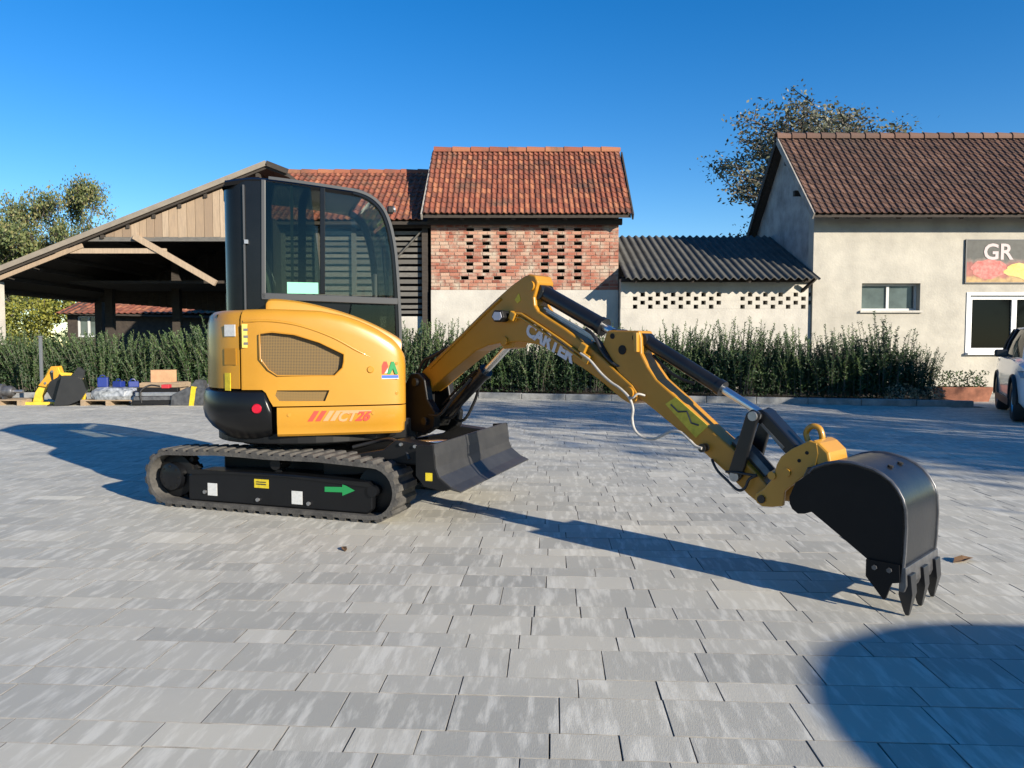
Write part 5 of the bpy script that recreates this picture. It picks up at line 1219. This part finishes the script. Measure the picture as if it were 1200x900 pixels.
m = MB(); m.tube([bp(s_, z-.012, -.088) for s_, z in ((3.62, 1.085), (3.229, 1.335), (2.95, 1.515), (2.80, 1.60))], .012, 6); bb(m, 'boom_weld_edge', Y_DARK, boom, smooth=60)
for dz in (.0, -.028):
    m = MB(); m.tube([bp(s_, z+dz, -.10) for s_, z in ((2.64, 1.478), (2.58, 1.472), (2.40, 1.385), (2.20, 1.283), (2.06, 1.205), (2.0, 1.17))], .009, 7); bb(m, 'steel_pipe', Y_PAINT, boom, smooth=60)
for s_, z in ((2.66, 1.46), (1.985, 1.165), (2.01, 1.235)): m = MB(); m.box(bp(s_, z, -.10), (.055, .045, .06), m=Matrix.Rotation(R(27), 3, 'Y')); bb(m, 'pipe_clamp', Y_PAINT, boom, bevel=.006)
m = MB(); m.prism(B([(2.83, 1.46), (2.80, 1.42), (2.735, 1.42), (2.70, 1.45), (2.72, 1.50), (2.80, 1.505)]), -.16, -.085); lam = bb(m, 'work_lamp', BLACK, boom, bevel=.008)
m = MB(); m.prism(B([(2.815, 1.458), (2.79, 1.432), (2.742, 1.432), (2.716, 1.452), (2.73, 1.488), (2.79, 1.492)]), -.164, -.16); bb(m, 'lamp_lens', SILVER, lam)
td = Vector((2.59-2.078, 0, 1.194-1.43)).normalized(); tu = Vector((-td.z, 0, td.x))
place_text('CARTER', .128, SILVER, boom, bp(2.325, 1.270, -.0885), td, tu, bold=.006)
m = MB(); m.prism([(p.x, p.z) for p in [Vector(bp(2.325, 1.268))+td*a+tu*b_ for a, b_ in ((-.285, -.062), (.285, -.062), (.285, .062), (-.285, .062))]], -.0868, -.084)
m = MB(); m.prism(B([(2.66, 1.575), (2.62, 1.62), (2.60, 1.57), (2.635, 1.55)]), -.0875, -.084); bb(m, 'warning_sticker', ST_YELLOW, boom)
for s_, z, r_ in ((2.50, 1.665, .035), (1.66, .955, .04), (2.76, 1.285, .03)): m = MB(); m.cyl(bp(s_, z, -.100), bp(s_, z, .100), r_, 16); bb(m, 'pin', Y_DARK, boom, smooth=40)
m = MB(); m.prism(B([(2.86, 1.30), (2.66, 1.30), (2.70, 1.235), (2.79, 1.225)]), -.07, .07); bb(m, 'cylinder_lug', Y_DARK, boom, bevel=.006)
# arm
arm_p = [(1.842, 1.348), (1.60, 1.342), (1.585, 1.30), (1.58, 1.203), (1.53, 1.12), (1.466, 1.045), (1.39, .99), (1.309, .933), (1.093, .769), (.942, .661), (.813, .553), (.745, .49), (.725, .44), (.75, .40), (.80, .388), (.86, .425), (.992, .531), (1.272, .724), (1.451, .838), (1.60, .93), (1.70, 1.0), (1.795, 1.142), (1.882, 1.261)]
m = MB(); m.prism(B(arm_p), -.072, .072); arm = bb(m, 'arm', Y_DARK, bevel=.010)
for s_, z, r_ in ((1.722, 1.223, .03), (1.80, 1.31, .018), (1.625, 1.30, .022)): m = MB(); m.cyl(bp(s_, z, -.076), bp(s_, z, .076), r_, 16); bb(m, 'pin_hole', DARK_IN, arm, smooth=40)
m = MB(); m.prism(B([(1.625, 1.33), (1.595, 1.33), (1.592, 1.21), (1.615, 1.21)]), -.10, -.07); bb(m, 'hinge_boss', Y_PAINT, arm, bevel=.004)
m = MB(); m.prism(B([(1.40, .90), (1.33, .945), (1.11, .79), (1.19, .715)]), -.0755, -.071); stk = bb(m, 'keep_clear_sticker', mat('sticker_olive', (.55, .44, .03), .5, var=.3, vscale=30), arm)
m = MB(); m.tube([bp(s_, z, -.0765) for s_, z in ((1.36, .90), (1.31, .86), (1.25, .865), (1.22, .80), (1.17, .79))], .006, 5); bb(m, 'sticker_figure', ST_DARK, stk)
m = MB(); m.cyl(bp(1.125, .665, -.07), bp(1.125, .665, -.12), .025, 10); bb(m, 'hose_coupling', STEEL_BLACK, arm, smooth=40)
m = MB(); m.tube([bp(s_, z, 0) for s_, z in ((.97, .715), (.86, .63), (.77, .545))], .045, 8); bb(m, 'arm_top_plate', WORN, arm, smooth=40)
# cylinders
def ram(name, a, b_, rb, rr, frac, w=0.0):
    A, Bv = Vector(a), Vector(b_); mid = A+(Bv-A)*frac
    m = MB(); m.cyl(A, mid, rb, 20); m.cyl(A+(mid-A)*.96, mid+(Bv-A).normalized()*.012, rb*1.12, 20); m.cyl(A-Vector((0, rb*1.1, 0)), A+Vector((0, rb*1.1, 0)), rb*1.0, 16); c = bb(m, name, STEEL_BLACK, smooth=35)
    m = MB(); m.cyl(mid, Bv, rr, 14); bb(m, 'rod', CHROME, c, smooth=40)
    m = MB(); m.cyl(Bv-Vector((0, .06, 0)), Bv+Vector((0, .06, 0)), rr*1.6, 14); bb(m, 'rod_eye', STEEL_BLACK, c, smooth=40)
    return c
rl = ram('boom_cylinder', bp(3.60, .645), bp(2.76, 1.285), .052, .027, .64)
m = MB(); m.tube([bp(3.50, .78, -.06), bp(3.2, 1.0, -.06), bp(3.10, 1.06, -.06)], .010, 6); bb(m, 'steel_pipe', BLACK, rl, smooth=50)
ra = ram('arm_cylinder', bp(2.47, 1.625), bp(1.80, 1.31), .055, .028, .80)
for dy, dz in ((-.055, -.045), (-.035, -.065), (-.02, -.08)):
    m = MB(); m.tube([bp(s_, z+dz, dy) for s_, z in ((2.40, 1.555), (2.25, 1.485), (2.05, 1.395), (1.96, 1.35))], .009, 7); bb(m, 'steel_pipe', STEEL, ra, smooth=50)
rk = ram('bucket_cylinder', bp(1.60, 1.285), bp(.80, .862), .043, .023, .66)
m = MB(); m.tube(spline([bp(1.52, 1.19, -.03), bp(1.40, 1.10, -.05), bp(1.30, 1.05, -.05), bp(1.22, 1.03, -.045)], 4), .010, 6); bb(m, 'steel_pipe', BLACK, rk, smooth=50)
# hoses
def hose(pts, r_, m_, par): mm = MB(); mm.tube(spline(pts, 6), r_, 8); return bb(mm, 'hose', m_, par, smooth=70)
hp = [(2.02, 1.20), (1.94, 1.155), (1.85, 1.075), (1.77, 1.02), (1.70, .985), (1.63, .93), (1.60, .865), (1.605, .80), (1.585, .735), (1.53, .695), (1.45, .69), (1.39, .715), (1.33, .745), (1.26, .745), (1.20, .705), (1.16, .675), (1.12, .665)]
hose([bp(s_, z, -.125) for s_, z in hp], .0085, GREY_HOSE, arm)
hose([bp(1.64, .93, -.11), bp(1.60, .93, -.13), bp(1.57, .955, -.12), bp(1.545, .945, -.08)], .007, GREY_HOSE, arm)
for k in range(5): 
    y_ = -.055+.022*k; hose([bp(2.03, 1.36-.02*k, y_), bp(1.94, 1.31-.02*k, y_*1.5), bp(1.86, 1.20-.02*k, y_*1.6), bp(1.78, 1.13, y_*1.3), bp(1.72, 1.12, y_)], .011, RUBBER2, boom)
for k in range(4):
    y_ = -.06+.04*k; hose([bp(3.86, .80+.03*k, y_), bp(3.72, 1.10+.03*k, y_*1.6), bp(3.60, 1.17+.01*k, y_), bp(3.45, 1.235, y_*.8)], .013, RUBBER2, boom)
for k in range(3):
    y_ = -.05+.05*k; hose([bp(3.75, .74, y_*2.2), bp(3.45, .70-.03*k, y_*2.4-.03), bp(3.30, .86-.03*k, y_*2), bp(3.16, 1.0, y_)], .012, RUBBER2, sw)
hose([bp(1.08, .60, -.08), bp(1.03, .55, -.11), bp(.96, .50, -.12), bp(.90, .455, -.115), bp(.86, .47, -.11), bp(.84, .52, -.10), bp(.80, .545, -.09)], .008, RUBBER2, arm)
hose([bp(.98, .545, -.10), bp(.90, .55, -.115), bp(.80, .545, -.10)], .007, RUBBER2, arm)
# bucket linkage
for s_ in (-1, 1):
    m = MB(); m.prism(B([(.965, .545), (.955, .505), (.915, .495), (.885, .525), (.80, .835), (.785, .885), (.83, .905), (.862, .88)]), s_*.092-.014, s_*.092+.014); lk = bb(m, 'rocker_link', STEEL_BLACK, bevel=.006)
m = MB(); m.cyl(bp(.925, .525, -.115), bp(.925, .525, .115), .028, 14); m.cyl(bp(.82, .868, -.118), bp(.82, .868, .118), .026, 14); bb(m, 'link_pin', STEEL, lk, smooth=40)
m = MB(); m.prism(B([(.85, .885), (.80, .905), (.765, .885), (.57, .70), (.585, .655), (.63, .645), (.81, .825)]), -.062, .062); tl_ = bb(m, 'tipping_link', STEEL_BLACK, bevel=.012)
m = MB(); m.prism(B([(.79, .83), (.66, .71), (.67, .70), (.80, .82)]), -.066, -.06); bb(m, 'link_rib', WORN, tl_)
# quick hitch
hit = [(.80, .425), (.785, .40), (.755, .385), (.70, .39), (.638, .405), (.630, .485), (.59, .522), (.467, .635), (.455, .70), (.465, .755), (.505, .765), (.598, .712), (.655, .665), (.678, .62), (.693, .554), (.745, .485), (.79, .45)]
hitch = None
for s_ in (-1, 1):
    m = MB(); m.prism(B(hit), s_*.105-.012, s_*.105+.012)
    if hitch is None: hitch = bb(m, 'quick_hitch', Y_PAINT, bevel=.005)
    else: bb(m, 'hitch_side_plate', Y_PAINT, hitch, bevel=.005)
m = MB(); m.prism(B([(.66, .50), (.60, .515), (.50, .605), (.47, .65), (.48, .72), (.53, .71), (.60, .63), (.66, .57)]), -.094, .094); bb(m, 'hitch_core', Y_DARK, hitch, bevel=.01)
m = MB(); m.prism(B([(.49, .77), (.452, .755), (.405, .712), (.392, .65), (.41, .615), (.45, .62), (.475, .66), (.48, .72)]), -.115, .115); bb(m, 'hitch_jaw', Y_PAINT, hitch, bevel=.012)
m = MB(); m.tube(spline([bp(.56, .745, 0), bp(.572, .79, 0), bp(.545, .825, 0), bp(.505, .82, 0), bp(.487, .78, 0), bp(.49, .745, 0)], 5), .016, 8); bb(m, 'lifting_hook', Y_PAINT, hitch, smooth=60)
for s_, z in ((.757, .425), (.62, .585), (.70, .56)): m = MB(); m.cyl(bp(s_, z, -.128), bp(s_, z, .128), .022, 14); bb(m, 'hitch_pin', STEEL_BLACK if s_ > .75 else Y_PAINT, hitch, smooth=40)
for s_, z in ((.515, .70), (.555, .655)): m = MB(); m.cyl(bp(s_, z, -.119), bp(s_, z, -.114), .010, 10); bb(m, 'hitch_hole', DARK_IN, hitch)
# bucket
W = .235
back = [(.455, .615), (.43, .648), (.37, .675), (.311, .690), (.25, .692), (.204, .685), (.15, .672), (.107, .652), (.068, .625), (.039, .590), (.016, .548), (.004, .504), (-.001, .42), (.002, .30), (.008, .215), (.010, .175)]
inn = []
for i, (s_, z) in enumerate(back):
    a = Vector(back[max(0, i-1)]); b_ = Vector(back[min(len(back)-1, i+1)]); d = (b_-a).normalized(); n = Vector((d.y, -d.x)); c = Vector((.25, .45))
    p = Vector((s_, z)); n = n if n.dot(c-p) > 0 else -n; q = p+n*.014; inn.append((q.x, q.y))
m = MB(); ringp = back+inn[::-1]
m.prism(B(ringp), -W, W); m.v = m.v; bucket = bb(m, 'bucket', BUCKET, smooth=30)
for s_ in (-1, 1):
    m = MB(); m.prism(B([(.55, .485), (.548, .45), (.535, .425), (.505, .405), (.47, .41), (.435, .425), (.30, .335), (.15, .232), (.03, .195), (.014, .20), (.010, .30), (.006, .42), (.012, .504), (.024, .546), (.047, .586), (.075, .618), (.112, .644), (.154, .663), (.206, .676), (.25, .682), (.311, .680), (.37, .665), (.425, .638), (.47, .60), (.52, .56)]), s_*(W-.006)-.006, s_*(W-.006)+.006); bb(m, 'side_plate', BUCKET_SIDE, bucket)
    m = MB(); m.prism(B([(.165, .245), (.02, .245), (.015, .165), (.05, .155), (.075, .075), (.085, .072), (.165, .165)]), s_*(W+.008)-.008, s_*(W+.008)+.008); sc_ = bb(m, 'side_cutter', BUCKET_SIDE, bucket)
    for a, z in ((.125, .215), (.06, .215)): m = MB(); m.cyl(bp(a, z, s_*(W+.012)), bp(a, z, s_*(W+.026)), .012, 6); bb(m, 'cutter_bolt', WORN, sc_)
    m = MB(); m.tube([bp(s2, z, s_*(W-.003)) for s2, z in back], .008, 6); bb(m, 'edge_weld', WORN, bucket, smooth=60)
m = MB(); m.prism(B([(.012, .235), (-.006, .235), (-.010, .15), (.0, .12), (.022, .12), (.020, .16)]), -W-.004, W+.004); bb(m, 'lip_plate', WORN, bucket, bevel=.003)
for k in (-1, 0, 1):
    y0 = k*.185
    m = MB(); q = [(.026, .20), (-.022, .20), (-.030, .11), (-.010, .004), (.004, .0015), (.012, .02), (.030, .10)]
    hw0 = [.038, .038, .034, .010, .010, .014, .034]; n = len(q)
    m.add([bp(s_, z, y0-w_) for (s_, z), w_ in zip(q, hw0)]+[bp(s_, z, y0+w_) for (s_, z), w_ in zip(q, hw0)], [list(range(n)), list(range(2*n-1, n-1, -1))]+[(i, n+i, n+(i+1) % n, (i+1) % n) for i in range(n)])
    bb(m, 'tooth', BUCKET, bucket, bevel=.003)
for s_ in (-1, 1):
    m = MB(); m.prism(B([(.56, .48), (.55, .43), (.50, .405), (.44, .45), (.42, .56), (.435, .645), (.50, .63), (.53, .56)]), s_*.135-.014, s_*.135+.014); bb(m, 'bucket_ear', BUCKET, bucket, bevel=.006)
for s_, z in ((.505, .448), (.455, .605)): m = MB(); m.cyl(bp(s_, z, -.17), bp(s_, z, .17), .026, 14); bb(m, 'bucket_pin', STEEL, bucket, smooth=40)
for y_ in (-.06, .08): m = MB(); m.cyl(bp(.13, .665, y_), bp(.128, .672, y_), .014, 8); bb(m, 'drain_hole', DARK_IN, bucket)
for s_, y_ in ((.0, 0),): pass
